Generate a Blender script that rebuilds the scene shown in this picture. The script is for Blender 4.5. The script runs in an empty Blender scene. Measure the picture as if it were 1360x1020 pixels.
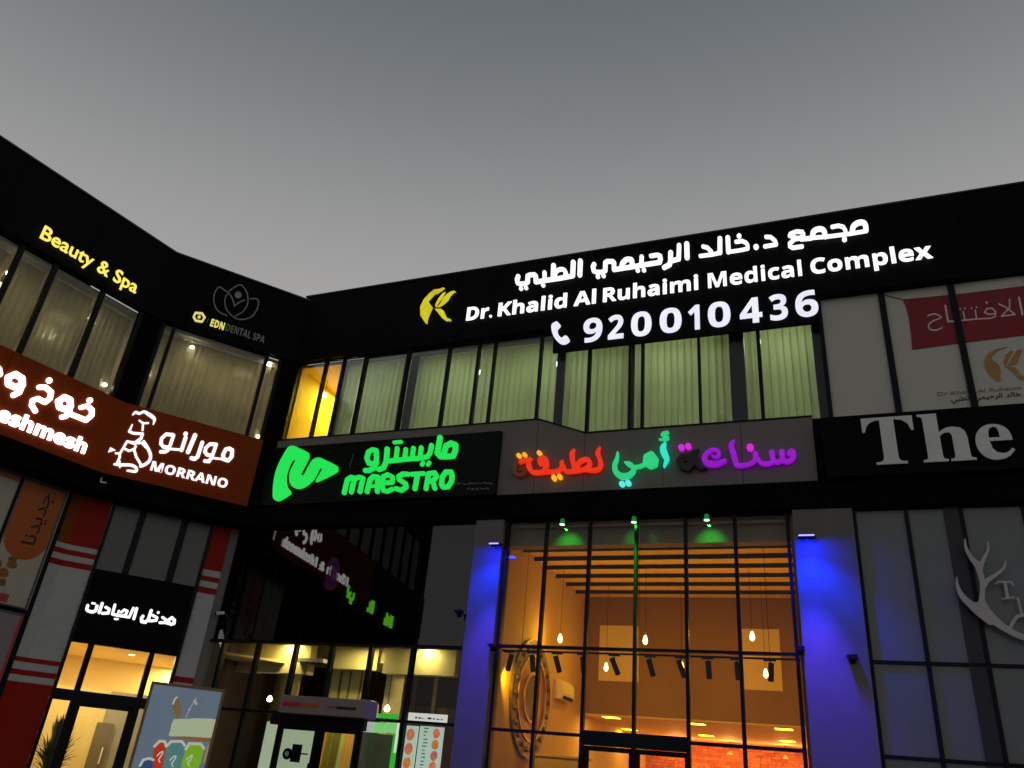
import bpy, math, random
import numpy as np
from mathutils import Vector, Matrix
random.seed(7)
scene = bpy.context.scene
COL = scene.collection
# ------------------------------------------------------------------ camera
W0, H0, F0 = 1360.0, 1020.0, 1035.4
ROLL, PITCH = math.radians(5.4693), math.radians(26.8408)
EYE = 1.6
cr, sr, cp, sp = math.cos(ROLL), math.sin(ROLL), math.cos(PITCH), math.sin(PITCH)
_R = np.array([[cr, -sr, 0], [sr, cr, 0], [0, 0, 1.0]])
CM = np.array([_R @ [1, 0, 0], _R @ [0, sp, cp], _R @ [0, -cp, sp]])   # rows: world x, y, z in camera (right, down, forward)
cd = bpy.data.cameras.new('camera'); cam = bpy.data.objects.new('camera', cd); COL.objects.link(cam)
cd.sensor_width = 36; cd.lens = F0 / W0 * 36; cd.clip_start = 0.1; cd.clip_end = 2000
right, down, fwd = CM[:, 0], CM[:, 1], CM[:, 2]
m = Matrix.Identity(4)
for i in range(3):
    m[i][0] = right[i]; m[i][1] = -down[i]; m[i][2] = -fwd[i]
m[2][3] = EYE
cam.matrix_world = m
scene.camera = cam
# ------------------------------------------------------------------ world: the sky after sunset
w = bpy.data.worlds.new('World'); scene.world = w; w.use_nodes = True
nt = w.node_tree; nt.nodes.clear()
def N(t, ty, **k):
    n = t.nodes.new(ty)
    for a, b in k.items(): setattr(n, a, b)
    return n
tc = N(nt, 'ShaderNodeTexCoord'); sx = N(nt, 'ShaderNodeSeparateXYZ'); rp = N(nt, 'ShaderNodeValToRGB')
nt.links.new(tc.outputs['Generated'], sx.inputs[0])
ax = N(nt, 'ShaderNodeMath', operation='MULTIPLY_ADD'); ax.inputs[1].default_value = -0.12      # brighter towards the afterglow, darker behind
nt.links.new(sx.outputs['Y'], ax.inputs[0]); nt.links.new(sx.outputs['Z'], ax.inputs[2])
ay = N(nt, 'ShaderNodeMath', operation='MULTIPLY_ADD'); ay.inputs[1].default_value = -0.06
nt.links.new(sx.outputs['X'], ay.inputs[0]); nt.links.new(ax.outputs[0], ay.inputs[2])
nt.links.new(ay.outputs[0], rp.inputs[0])
stops = [(0.0, (.42, .39, .36)), (.30, (.41, .395, .38)), (.44, (.380, .372, .370)), (.58, (.245, .253, .256)), (.73, (.118, .136, .152)), (.88, (.082, .100, .128))]
rp.color_ramp.interpolation = 'B_SPLINE'
e = rp.color_ramp.elements
e[0].position, e[0].color = stops[0][0], (*stops[0][1], 1)
e[1].position, e[1].color = stops[-1][0], (*stops[-1][1], 1)
for p, c in stops[1:-1]:
    x = e.new(p); x.color = (*c, 1)
bg = N(nt, 'ShaderNodeBackground'); bg.inputs[1].default_value = 1.0
wo = N(nt, 'ShaderNodeOutputWorld')
nt.links.new(rp.outputs[0], bg.inputs[0]); nt.links.new(bg.outputs[0], wo.inputs[0])
vs = scene.view_settings; scene.display_settings.display_device = 'sRGB'
vs.view_transform = 'Standard'; vs.look = 'None'; vs.exposure = 0; vs.gamma = 1; vs.use_curve_mapping = False
cy = scene.cycles; scene.render.engine = 'CYCLES'
cy.use_denoising = True; cy.max_bounces = 8; cy.diffuse_bounces = 4; cy.glossy_bounces = 4
cy.transparent_max_bounces = 24; cy.sample_clamp_indirect = 4; cy.caustics_reflective = False; cy.caustics_refractive = False
# ------------------------------------------------------------------ survey planes: local axes are u (along), v (into the building), z (up)
def ray(x, y): return CM @ np.array([x - 680.0, y - 510.0, F0])
class Plane:
    def __init__(s, ox, oy, az):
        a = math.radians(az); s.o = np.array([ox, oy, 0.0]); s.d = np.array([math.sin(a), math.cos(a), 0]); s.i = np.array([-s.d[1], s.d[0], 0])
        s.ang = math.atan2(s.d[1], s.d[0])
    def at(s, x, y, v=0.0):
        r = ray(x, y); o = s.o + s.i * v - np.array([0, 0, EYE]); t = (s.i @ o) / (s.i @ r); p = r * t + np.array([0, 0, EYE]); q = p - s.o
        return float(q @ s.d), float(p[2])
    def atz(s, x, y, z):
        r = ray(x, y); t = (z - EYE) / r[2]; q = r * t - s.o; return float(q @ s.d), float(q @ s.i)
    def atu(s, x, y, u):
        r = ray(x, y); k = (u * 1.0 + s.o @ s.d) / (r @ s.d); q = r * k + np.array([0, 0, EYE]); return float((q - s.o) @ s.i), float(q[2])
    def w(s, u, v, z): p = s.o + s.d * u + s.i * v; return Vector((p[0], p[1], z))
MAIN = Plane(-6.56223375, 20.99850205, 113.668)
CHAM = Plane(-6.56223375, 20.99850205, 61.294)
LEFT = Plane(-10.13672362, 19.04103946, 33.762)
UC = -4.0754    # chamfer u of the corner with the left wing
# ------------------------------------------------------------------ materials
MATS = {}
def mat(name, col, rough=.6, metal=0, emit=None, es=0, var=0, scale=6, bump=0, spec=.5, ior=1.45, coat=0):
    if name in MATS: return MATS[name]
    M_ = bpy.data.materials.new(name); M_.use_nodes = True; t = M_.node_tree; b = t.nodes['Principled BSDF']
    b.inputs['Base Color'].default_value = (*col, 1); b.inputs['Roughness'].default_value = rough; b.inputs['Metallic'].default_value = metal
    b.inputs['Specular IOR Level'].default_value = spec; b.inputs['IOR'].default_value = ior; b.inputs['Coat Weight'].default_value = coat
    if emit is not None:
        b.inputs['Emission Color'].default_value = (*emit, 1); b.inputs['Emission Strength'].default_value = es
    if var or bump:
        c = N(t, 'ShaderNodeTexCoord'); n1 = N(t, 'ShaderNodeTexNoise'); n1.inputs['Scale'].default_value = scale; n1.inputs['Detail'].default_value = 8
        t.links.new(c.outputs['Object'], n1.inputs['Vector'])
        n2 = N(t, 'ShaderNodeTexNoise'); n2.inputs['Scale'].default_value = scale * .13; t.links.new(c.outputs['Object'], n2.inputs['Vector'])
        ad = N(t, 'ShaderNodeMath', operation='ADD'); t.links.new(n1.outputs[0], ad.inputs[0]); t.links.new(n2.outputs[0], ad.inputs[1])
        if var:
            mr = N(t, 'ShaderNodeMapRange'); mr.inputs[1].default_value = .6; mr.inputs[2].default_value = 1.4
            mr.inputs[3].default_value = 1 - var; mr.inputs[4].default_value = 1 + var; t.links.new(ad.outputs[0], mr.inputs[0])
            mx = N(t, 'ShaderNodeMix', data_type='RGBA', blend_type='MULTIPLY'); mx.inputs[0].default_value = 1
            mx.inputs[6].default_value = (*col, 1); t.links.new(mr.outputs[0], mx.inputs[7]); t.links.new(mx.outputs[2], b.inputs['Base Color'])
            if emit is not None:
                me = N(t, 'ShaderNodeMath', operation='MULTIPLY'); me.inputs[1].default_value = es; t.links.new(mr.outputs[0], me.inputs[0]); t.links.new(me.outputs[0], b.inputs['Emission Strength'])
            m2 = N(t, 'ShaderNodeMath', operation='MULTIPLY'); m2.inputs[1].default_value = rough; t.links.new(mr.outputs[0], m2.inputs[0]); t.links.new(m2.outputs[0], b.inputs['Roughness'])
        if bump:
            bp = N(t, 'ShaderNodeBump'); bp.inputs['Strength'].default_value = bump; bp.inputs['Distance'].default_value = .02
            t.links.new(n1.outputs[0], bp.inputs['Height']); t.links.new(bp.outputs[0], b.inputs['Normal'])
    MATS[name] = M_; return M_
def glass(name, tint=(1, 1, 1), refl=1.0, ior=1.5, rough=.01):
    M_ = bpy.data.materials.new(name); M_.use_nodes = True; t = M_.node_tree; t.nodes.clear()
    tr = N(t, 'ShaderNodeBsdfTransparent'); tr.inputs[0].default_value = (*tint, 1)
    g = N(t, 'ShaderNodeBsdfGlossy'); g.inputs['Roughness'].default_value = rough
    f = N(t, 'ShaderNodeFresnel'); f.inputs['IOR'].default_value = ior
    mu = N(t, 'ShaderNodeMath', operation='MULTIPLY'); mu.inputs[1].default_value = refl
    mx = N(t, 'ShaderNodeMixShader'); o = N(t, 'ShaderNodeOutputMaterial')
    t.links.new(f.outputs[0], mu.inputs[0]); t.links.new(mu.outputs[0], mx.inputs[0]); t.links.new(tr.outputs[0], mx.inputs[1]); t.links.new(g.outputs[0], mx.inputs[2])
    t.links.new(mx.outputs[0], o.inputs[0]); MATS[name] = M_; return M_
def cloth(name, col, trans=.7, clear=0.0, var=.12):
    M_ = bpy.data.materials.new(name); M_.use_nodes = True; t = M_.node_tree; t.nodes.clear()
    d = N(t, 'ShaderNodeBsdfDiffuse'); s = N(t, 'ShaderNodeBsdfTranslucent'); mx = N(t, 'ShaderNodeMixShader'); mx.inputs[0].default_value = trans
    c = N(t, 'ShaderNodeTexCoord'); n = N(t, 'ShaderNodeTexNoise'); n.inputs['Scale'].default_value = 1.3; n.inputs['Detail'].default_value = 3
    mr = N(t, 'ShaderNodeMapRange'); mr.inputs[1].default_value = .3; mr.inputs[2].default_value = .7; mr.inputs[3].default_value = 1 - var; mr.inputs[4].default_value = 1 + var
    mc = N(t, 'ShaderNodeMix', data_type='RGBA', blend_type='MULTIPLY'); mc.inputs[0].default_value = 1; mc.inputs[6].default_value = (*col, 1)
    t.links.new(c.outputs['Object'], n.inputs['Vector']); t.links.new(n.outputs[0], mr.inputs[0]); t.links.new(mr.outputs[0], mc.inputs[7])
    t.links.new(mc.outputs[2], d.inputs[0]); t.links.new(mc.outputs[2], s.inputs[0])
    t.links.new(d.outputs[0], mx.inputs[1]); t.links.new(s.outputs[0], mx.inputs[2])
    o = N(t, 'ShaderNodeOutputMaterial')
    if clear:
        tr = N(t, 'ShaderNodeBsdfTransparent'); m3 = N(t, 'ShaderNodeMixShader'); m3.inputs[0].default_value = clear
        t.links.new(mx.outputs[0], m3.inputs[1]); t.links.new(tr.outputs[0], m3.inputs[2]); t.links.new(m3.outputs[0], o.inputs[0])
    else: t.links.new(mx.outputs[0], o.inputs[0])
    MATS[name] = M_; return M_
def emis(name, col, s, base=(.1, .1, .1), var=0):
    return mat(name, base, .4, emit=col, es=s, var=var, scale=9)
# ------------------------------------------------------------------ object helpers
class Thing:
    def __init__(s, name, plane, base, label=None, cat=None, group=None, kind=None):
        s.p = plane; s.b = base
        o = bpy.data.objects.new(name, None); COL.objects.link(o); o.empty_display_size = .3
        o.location = plane.w(*base); o.rotation_euler = (0, 0, plane.ang); s.o = o
        if label: o['label'] = label
        if cat: o['category'] = cat
        if group: o['group'] = group
        if kind: o['kind'] = kind
class MB:
    def __init__(s): s.v = []; s.f = []
    def box(s, u0, u1, v0, v1, z0, z1):
        n = len(s.v); s.v += [(u0, v0, z0), (u1, v0, z0), (u1, v1, z0), (u0, v1, z0), (u0, v0, z1), (u1, v0, z1), (u1, v1, z1), (u0, v1, z1)]
        s.f += [(n, n+3, n+2, n+1), (n+4, n+5, n+6, n+7), (n, n+1, n+5, n+4), (n+1, n+2, n+6, n+5), (n+2, n+3, n+7, n+6), (n+3, n, n+4, n+7)]; return s
    def prism(s, pts, v0, v1):     # polygon in (u, z) extruded along v
        n = len(s.v); k = len(pts); s.v += [(a, v0, b) for a, b in pts] + [(a, v1, b) for a, b in pts]
        s.f += [tuple(range(n, n+k)), tuple(range(n+2*k-1, n+k-1, -1))] + [(n+(i+1) % k, n+i, n+k+i, n+k+(i+1) % k) for i in range(k)]; return s
    def tube(s, a, b, r, r2=None, seg=12, cap=True):
        a, b = Vector(a), Vector(b); r2 = r if r2 is None else r2; d = (b - a).normalized()
        x = d.orthogonal().normalized(); y = d.cross(x); n = len(s.v)
        for c, q in ((a, r), (b, r2)):
            for i in range(seg):
                t = 2*math.pi*i/seg; p = c + (x*math.cos(t) + y*math.sin(t))*q; s.v.append(tuple(p))
        s.f += [(n+i, n+(i+1) % seg, n+seg+(i+1) % seg, n+seg+i) for i in range(seg)]
        if cap: s.f += [tuple(range(n+seg-1, n-1, -1)), tuple(range(n+seg, n+2*seg))]
        return s
    def path(s, pts, r, seg=8):
        for a, b in zip(pts[:-1], pts[1:]): s.tube(a, b, r, seg=seg)
        return s
    def lathe(s, c, prof, seg=16):  # prof (r, dz) along z
        n = len(s.v)
        for r, dz in prof:
            for i in range(seg):
                t = 2*math.pi*i/seg; s.v.append((c[0]+r*math.cos(t), c[1]+r*math.sin(t), c[2]+dz))
        for k in range(len(prof)-1):
            for i in range(seg):
                a = n+k*seg+i; b_ = n+k*seg+(i+1) % seg; s.f.append((a, b_, b_+seg, a+seg))
        s.f += [tuple(range(n+seg-1, n-1, -1)), tuple(range(n+(len(prof)-1)*seg, n+len(prof)*seg))]
        return s
    def link(s, name, mt, T, parent=None, label=None, smooth=False, bevel=0, kind=None):
        me = bpy.data.meshes.new(name); b = T.b
        me.from_pydata([(x-b[0], y-b[1], z-b[2]) for x, y, z in s.v], [], s.f); me.materials.append(mt); me.validate(); me.update()
        if smooth: me.polygons.foreach_set('use_smooth', [True]*len(me.polygons))
        o = bpy.data.objects.new(name, me); COL.objects.link(o); o.parent = parent or T.o
        if label: o['label'] = label
        if kind: o['kind'] = kind
        if bevel:
            md = o.modifiers.new('bevel', 'BEVEL'); md.width = bevel; md.segments = 2; md.limit_method = 'ANGLE'
        return o
def B(*a): return MB().box(*a)
def lamp(T, name, kind, pos, energy, color, size=.1, aim=None, size_y=None, spot=None, blend=.5):
    l = bpy.data.lights.new(name, kind); l.energy = energy; l.color = color
    if kind == 'AREA':
        l.size = size
        if size_y: l.shape = 'RECTANGLE'; l.size_y = size_y
    else: l.shadow_soft_size = size
    if kind == 'SPOT': l.spot_size = spot; l.spot_blend = blend
    o = bpy.data.objects.new(name, l); COL.objects.link(o); o.parent = T.o
    o.location = Vector(pos) - Vector(T.b)
    if aim is not None:
        o.rotation_euler = (Vector(aim) - Vector(pos)).to_track_quat('-Z', 'Y').to_euler()
    return o
# ---- lettering: strokes traced as centre lines with a nib width, turned into closed outlines and given real depth
def crm(pts, n=5):
    P = [np.array(p, float) for p in pts]; P = [2*P[0]-P[1]] + P + [2*P[-1]-P[-2]]; out = []
    for i in range(1, len(P)-2):
        for k in range(n):
            t = k/n; a, b, c, d = P[i-1], P[i], P[i+1], P[i+2]
            out.append(.5*((2*b)+(c-a)*t+(2*a-5*b+4*c-d)*t*t+(3*b-a-3*c+d)*t**3))
    out.append(P[-2]); return out
def field(items, X, Y):
    F = np.full(X.shape, 1e9)
    for it in items:
        k = it[0]
        if k == 'd':
            F = np.minimum(F, np.hypot(X-it[1], Y-it[2])-it[3]); continue
        if k in 'sS':
            r = it[1]; pts = [(p[0], p[1], p[2] if len(p) > 2 else r) for p in it[2:]]
            P = crm(pts) if (k == 'S' and len(pts) > 2) else [np.array(p, float) for p in pts]
            for a, b in zip(P[:-1], P[1:]):
                dx, dy = b[0]-a[0], b[1]-a[1]; L = dx*dx+dy*dy or 1e-9
                t = np.clip(((X-a[0])*dx+(Y-a[1])*dy)/L, 0, 1)
                F = np.minimum(F, np.hypot(X-a[0]-t*dx, Y-a[1]-t*dy)-(a[2]+t*(b[2]-a[2])))
        if k in 'pP':
            pts = list(it[1:])
            if k == 'P': pts = [tuple(q) for q in crm(pts+[pts[0]], 4)][:-1]
            D = np.full(X.shape, 1e9); ins = np.zeros(X.shape, bool)
            for a, b in zip(pts, pts[1:]+pts[:1]):
                dx, dy = b[0]-a[0], b[1]-a[1]; L = dx*dx+dy*dy or 1e-9
                t = np.clip(((X-a[0])*dx+(Y-a[1])*dy)/L, 0, 1); D = np.minimum(D, np.hypot(X-a[0]-t*dx, Y-a[1]-t*dy))
                if a[1] != b[1]: ins ^= ((a[1] > Y) != (b[1] > Y)) & (X < (b[0]-a[0])*(Y-a[1])/(b[1]-a[1])+a[0])
            F = np.minimum(F, np.where(ins, -D, D))
    return F
def contours(items, step):
    xs, ys = [], []
    for it in items:
        if it[0] == 'd': xs += [it[1]-it[3], it[1]+it[3]]; ys += [it[2]-it[3], it[2]+it[3]]
        else:
            pts = it[2:] if it[0] in 'sS' else it[1:]; r = (it[1] if it[0] in 'sS' else 5)+20
            xs += [p[0]-r for p in pts]+[p[0]+r for p in pts]; ys += [p[1]-r for p in pts]+[p[1]+r for p in pts]
    gx = np.arange(min(xs)-20, max(xs)+20, step); gy = np.arange(min(ys)-20, max(ys)+20, step)
    X, Y = np.meshgrid(gx, gy); F = field(items, X, Y); F[np.abs(F) < 1e-6] = 1e-6
    S = F < 0; nxt = {}
    code = S[:-1, :-1]*1+S[:-1, 1:]*2+S[1:, 1:]*4+S[1:, :-1]*8
    tbl = {1: [(3, 0)], 2: [(0, 1)], 3: [(3, 1)], 4: [(1, 2)], 5: [(3, 0), (1, 2)], 6: [(0, 2)], 7: [(3, 2)], 8: [(2, 3)], 9: [(2, 0)], 10: [(0, 1), (2, 3)], 11: [(2, 1)], 12: [(1, 3)], 13: [(1, 0)], 14: [(0, 3)]}
    def ek(i, j, e_): return (('h', i, j), ('v', i, j+1), ('h', i+1, j), ('v', i, j))[e_]
    for i, j in zip(*np.nonzero((code > 0) & (code < 15))):
        for a, b in tbl[int(code[i, j])]: nxt[ek(i, j, a)] = ek(i, j, b)
    def pt(k):
        h, i, j = k
        if h == 'h': a, b = F[i, j], F[i, j+1]; t = a/(a-b); return (gx[j]+t*step, gy[i])
        a, b = F[i, j], F[i+1, j]; t = a/(a-b); return (gx[j], gy[i]+t*step)
    loops = []
    while nxt:
        k0 = next(iter(nxt)); k = k0; lp = []
        while k in nxt: lp.append(pt(k)); k = nxt.pop(k)
        if len(lp) > 5: loops.append(lp)
    return loops
def area(lp): return .5*sum(a[0]*b[1]-b[0]*a[1] for a, b in zip(lp, lp[1:]+lp[:1]))
def inside(p, lp):
    c = False
    for a, b in zip(lp, lp[1:]+lp[:1]):
        if (a[1] > p[1]) != (b[1] > p[1]) and p[0] < (b[0]-a[0])*(p[1]-a[1])/(b[1]-a[1])+a[0]: c = not c
    return c
def curve_mesh(name, loops, depth):
    c = bpy.data.curves.new(name, 'CURVE'); c.dimensions = '2D'; c.fill_mode = 'BOTH'; c.extrude = depth/2
    for lp in loops:
        s = c.splines.new('POLY'); s.points.add(len(lp)-1); s.use_cyclic_u = True
        for q, (x, y) in zip(s.points, lp): q.co = (x, y, 0, 1)
    o = bpy.data.objects.new(name, c); me = bpy.data.meshes.new_from_object(o); bpy.data.objects.remove(o); bpy.data.curves.remove(c); return me
def put(T, name, me, mt, v, label=None):     # mesh lies in x,y; stand it up on the plane with its front at v
    zmax = max(q.co.z for q in me.vertices); b = T.b
    for q in me.vertices: q.co = (q.co.x-b[0], v-(q.co.z-zmax)-b[1], q.co.y-b[2])
    me.materials.clear(); me.materials.append(mt); me.update(); me.name = name
    o = bpy.data.objects.new(name, me); COL.objects.link(o); o.parent = T.o
    if label: o['label'] = label
    return o
def traced(T, x0, y0, sc, items, mt, v=-.1, depth=.035, step=4, name='letter', dot='letter_dot', off=0, label=None):
    items = [(it[0], it[1]*.92, *[(p[0], p[1], p[2]*.92) if len(p) > 2 else p for p in it[2:]]) if it[0] in 'sS' else (it[0], it[1], it[2], it[3]*.92) if it[0] == 'd' else it for it in items]
    loops = contours(items, step); outs = [l for l in loops if abs(area(l)) > 60]
    outer = [l for l in outs if sum(inside(l[0], q) for q in outs if q is not l) % 2 == 0]
    amax = max(abs(area(l)) for l in outer)
    for l in outer:
        holes = [q for q in outs if q not in outer and inside(q[0], l)]
        mp = [[T.p.at(x0+x/sc, y0+y/sc, v) for x, y in lp] for lp in [l]+holes]
        me = curve_mesh(name, mp, depth)
        put(T, dot if abs(area(l)) < .12*amax and dot else name, me, mt, v, label)
BOLD = lambda s: ''.join(chr(0x1D5D4+ord(c)-65) if 'A' <= c <= 'Z' else chr(0x1D5EE+ord(c)-97) if 'a' <= c <= 'z' else chr(0x1D7EC+ord(c)-48) if '0' <= c <= '9' else c for c in s)
SERIF = lambda s: ''.join(chr(0x1D400+ord(c)-65) if 'A' <= c <= 'Z' else chr(0x1D41A+ord(c)-97) if 'a' <= c <= 'z' else c for c in s)
def text_mesh(s, off=0, ext=.1):
    c = bpy.data.curves.new('t', 'FONT'); c.body = s; c.size = 1; c.offset = off; c.extrude = ext; c.resolution_u = 3
    o = bpy.data.objects.new('t', c); me = bpy.data.meshes.new_from_object(o); bpy.data.objects.remove(o); bpy.data.curves.remove(c); return me
def bbox(me):
    xs = [q.co.x for q in me.vertices]; ys = [q.co.y for q in me.vertices]; return min(xs), max(xs), min(ys), max(ys)
CAPH = {}
def text(T, s, font, u0, u1, zb, zc, mt, v=-.1, depth=.035, off=0, name='letter', capref='H', split=True, slant=0):
    """letters of s stood on height zb, capitals reaching zc, running from u0 to u1"""
    fs = font(s); mr = text_mesh(font(capref), off); hb = bbox(mr); bpy.data.meshes.remove(mr)
    me = text_mesh(fs, off); fb = bbox(me); bpy.data.meshes.remove(me)
    sx_ = (u1-u0)/(fb[1]-fb[0]); sz = (zc-zb)/(hb[3]-hb[2]); L0 = None
    bar = text_mesh('||', off); bb = bbox(bar); bw = bb[1]; bpy.data.meshes.remove(bar)
    out = []
    for i, ch in enumerate(fs):
        if ch == ' ': continue
        if split:
            a = text_mesh('|'+fs[:i]+'|', off); adv = bbox(a)[1]-bw; bpy.data.meshes.remove(a)
        else: adv, ch = 0, fs
        g = text_mesh(ch, off, depth/2)
        for q in g.vertices:
            x = u0+(q.co.x+adv-fb[0])*sx_; y = zb+(q.co.y-hb[2])*sz
            q.co = (x+slant*(y-zb), y, q.co.z)
        out.append(put(T, name, g, mt, v))
        if not split: break
    return out
# ------------------------------------------------------------------ shared materials
BLACK = mat('black_aluminium', (.0035, .004, .0045), .55, var=.3, scale=3, spec=.06)
BEAM = mat('black_soffit_paint', (.004, .0035, .0035), .8, var=.3, spec=.05)
FRAME = mat('charcoal_window_frame', (.007, .0075, .010), .42, var=.2, spec=.15)
GREY = mat('warm_grey_cladding', (.205, .183, .165), .6, spec=.25, var=.07, scale=2.2, bump=.05)
STONE = mat('pale_column_render', (.165, .153, .143), .45, var=.12, spec=.22, scale=3, bump=.06)
ORANGE = mat('burnt_orange_sign_panel', (.29, .040, .006), .6, var=.10, scale=1.5, spec=.08)
GLASS = glass('window_glass', (.93, .95, .93), .32)
GLASSD = glass('door_glass', (.9, .92, .9), .55)
GLASSC = glass('clear_cafe_glass', (.95, .95, .94), .36)
WHITEL = emis('white_letter_light', (1, .985, .97), 1.25)
WHITEB = emis('bright_white_letter_light', (1, .99, .98), 3.0)
COOLL = mat('cool_white_digit_light', (.2, .2, .2), .4, emit=(.80, .80, .93), es=1.0, var=.09, scale=5)
YELL = emis('yellow_letter_light', (1, .80, .10), 1.1)
GREEN = emis('green_letter_light', (0, .78, .075), .95)
def S(T, u0, u1, v0, v1, z0, z1, name, mt, label=None, bevel=0): return B(u0, u1, v0, v1, z0, z1).link(name, mt, T, label=label, bevel=bevel)
def structure(name, mb, mt, plane=MAIN):
    T = Thing.__new__(Thing); T.p = plane; T.b = (0, 0, 0); T.o = None
    o = mb.link(name, mt, T); o.location = plane.w(0, 0, 0); o.rotation_euler = (0, 0, plane.ang); o['kind'] = 'structure'; return o
ASPH = mat('asphalt', (.045, .045, .047), .9, var=.25, scale=8, bump=.4)
PAVE = mat('pavement_tiles', (.22, .20, .18), .8, var=.15, scale=4, bump=.2)
structure('ground', B(-400, 400, -400, 400, -.4, -.15), ASPH)
structure('pavement', B(-1.5, 40, -3.2, -.02, -.15, 0), PAVE)
structure('pavement', B(-30, 3, -3.2, -.02, -.152, -.004), PAVE, LEFT)
ROOFT = 14.62; WB = 12.28
# ================================================================== MAIN WING (right)
mw = Thing('building_wing', MAIN, (0, .3, 0), 'long right wing with black parapet and a row of green lit windows', 'building')
# parapet in panels with open joints
u = 0.02; k = 0
while u < 30:
    u1 = u + 2.4; z0 = WB if u1 < 17 else WB
    S(mw, u, u1-.012, 0, .25, WB, ROOFT, 'parapet_panel', BLACK); u = u1
S(mw, -.2, 30, -.03, .3, ROOFT+.001, ROOFT+.05, 'coping', mat('dark_coping', (.03, .031, .033), .35, metal=.5))
S(mw, 0, 30, .26, 9, 14.3, 14.55, 'roof', BEAM)
zs = MAIN.at(372, 585, 0)[1]; zs2 = MAIN.at(930, 564, 0)[1]; zb = MAIN.at(875, 647.5, 0)[1]
usl, ussr = MAIN.at(715, 556, 0)[0], MAIN.at(777, 575, 0)[0]; ubr = MAIN.at(1083, 600, 0)[0]
# grey band: panels with open joints, one of them cut on the slant
edges = [0.02, 1.9, 3.8, 5.7, usl, ussr, MAIN.at(880, 600)[0], MAIN.at(985, 600)[0], ubr]
for a, b in zip(edges[:-1], edges[1:]):
    a += .005; b -= .005
    if abs(a-.005-usl) < 1e-6: MB().prism([(a, zb), (b, zb), (b, zs2), (a, zs)], .02, .07).link('cladding_panel', GREY, mw, label='grey panel with a slanted top edge')
    else:
        zt = zs if b < ussr-.1 else zs2
        S(mw, a, b, .02, .07, zb, zt, 'cladding_panel', GREY)
S(mw, 0, 30, .08, .3, zb, 9.2, 'spandrel', BEAM)
ZBEAM = MAIN.at(870, 682, 0)[1]
S(mw, -.6, 30, .0, 1.0, ZBEAM, zb-.004, 'soffit_beam', BEAM)
# columns of the ground floor
def col(x0, x1, y, z0=0, z1=ZBEAM-.003, v0=.03, v1=.6, name='column', T=mw, mt=STONE, label=None):
    a, b = T.p.at(x0, y, v0)[0], T.p.at(x1, y, v0)[0]; return S(T, a, b, v0, v1, z0, z1, name, mt, label, bevel=.012), a, b
_, ca0, ca1 = col(633, 670, 688, label='blue washed column left of the glazed cafe front')
_, cb0, cb1 = col(1051, 1131, 673, label='wide blue washed column right of the glazed cafe front')
# upper floor windows: glass bays between mullions
VW = .16
mull_px = [(392, 486, .06), (423.6, 526, .07), (447, 526, .05), (477, 522, .09), (535, 516, .09), (591, 509, .08), (631, 506, .07), (653, 503, .06), (716, 497, .07),
           (781, 517, .08), (836, 512, .06), (853, 512, .07), (929, 504, .06), (1010, 498, .08), (1097, 491, .09), (1181, 462, .13), (1277, 452, .13), (1385, 440, .13)]
us = [(MAIN.at(x, y, VW-.04)[0], w_) for x, y, w_ in mull_px]; us[0] = (.04, .06)
for (a, wa), (b, wb) in zip(us[:-1], us[1:]):
    zl = zs if b < usl+.05 else zs2
    if a >= us[14][0]-.01: continue
    B(a+wa/2, b-wb/2, VW, VW+.012, 9.15, WB-.002).link('window_pane', GLASS, mw)
for a, wa in us: S(mw, a-wa/2, a+wa/2, VW-.06, VW+.07, 9.15, WB-.002, 'mullion', FRAME)
S(mw, 0, 30, VW-.055, VW+.065, 9.1, 9.148, 'window_sill', FRAME)
# sloping and level sill trims seen as a thin black line above the grey band
MB().prism([(.02, zs), (usl, zs), (ussr, zs2), (ubr, zs2), (ubr, zs2+.035), (ussr, zs2+.035), (usl, zs+.035), (.02, zs+.035)], .0, .1).link('sill_trim', FRAME, mw)
# window and room divisions behind
CREAM = mat('cream_office_wall', (.62, .60, .50), .8, var=.05)
def room(T, u0, u1, v0, v1, z0, z1, wm, cm=None, fm=None):
    S(T, u0, u1, v1, v1+.1, z0, z1, 'room_wall', wm); S(T, u0-.08, u0, v0, v1+.1, z0, z1, 'room_wall', wm); S(T, u1, u1+.08, v0, v1+.1, z0, z1, 'room_wall', wm)
    S(T, u0-.08, u1+.08, v0, v1+.1, z1, z1+.1, 'room_ceiling', cm or wm); S(T, u0-.08, u1+.08, v0, v1+.1, z0-.1, z0, 'room_floor', fm or wm)
um = MAIN.at(449, 526, .2)[0]; ue = MAIN.at(1098, 491, .2)[0]
AMBER = mat('amber_room_wall', (.72, .54, .12), .7, var=.05)
room(mw, .1, um-.04, .26, 2.6, 9.16, WB-.12, AMBER)
room(mw, um+.08, ue-.05, .26, 4.5, 9.16, WB-.12, CREAM)
DARKC = mat('dark_grey_column_paint', (.045, .047, .055), .6, var=.1)
for x0, x1, y in [(541, 550, 516), (738, 748, 517), (836, 842, 512), (970, 990, 500), (1083, 1096, 492)]:
    a, b = MAIN.at(x0, y, .3)[0], MAIN.at(x1, y, .3)[0]
    S(mw, a, b, .28, .62, 9.17, WB-.13, 'room_column', DARKC)
FIX = mat('ceiling_lamp_housing', (.8, .8, .78), .4)
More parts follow.
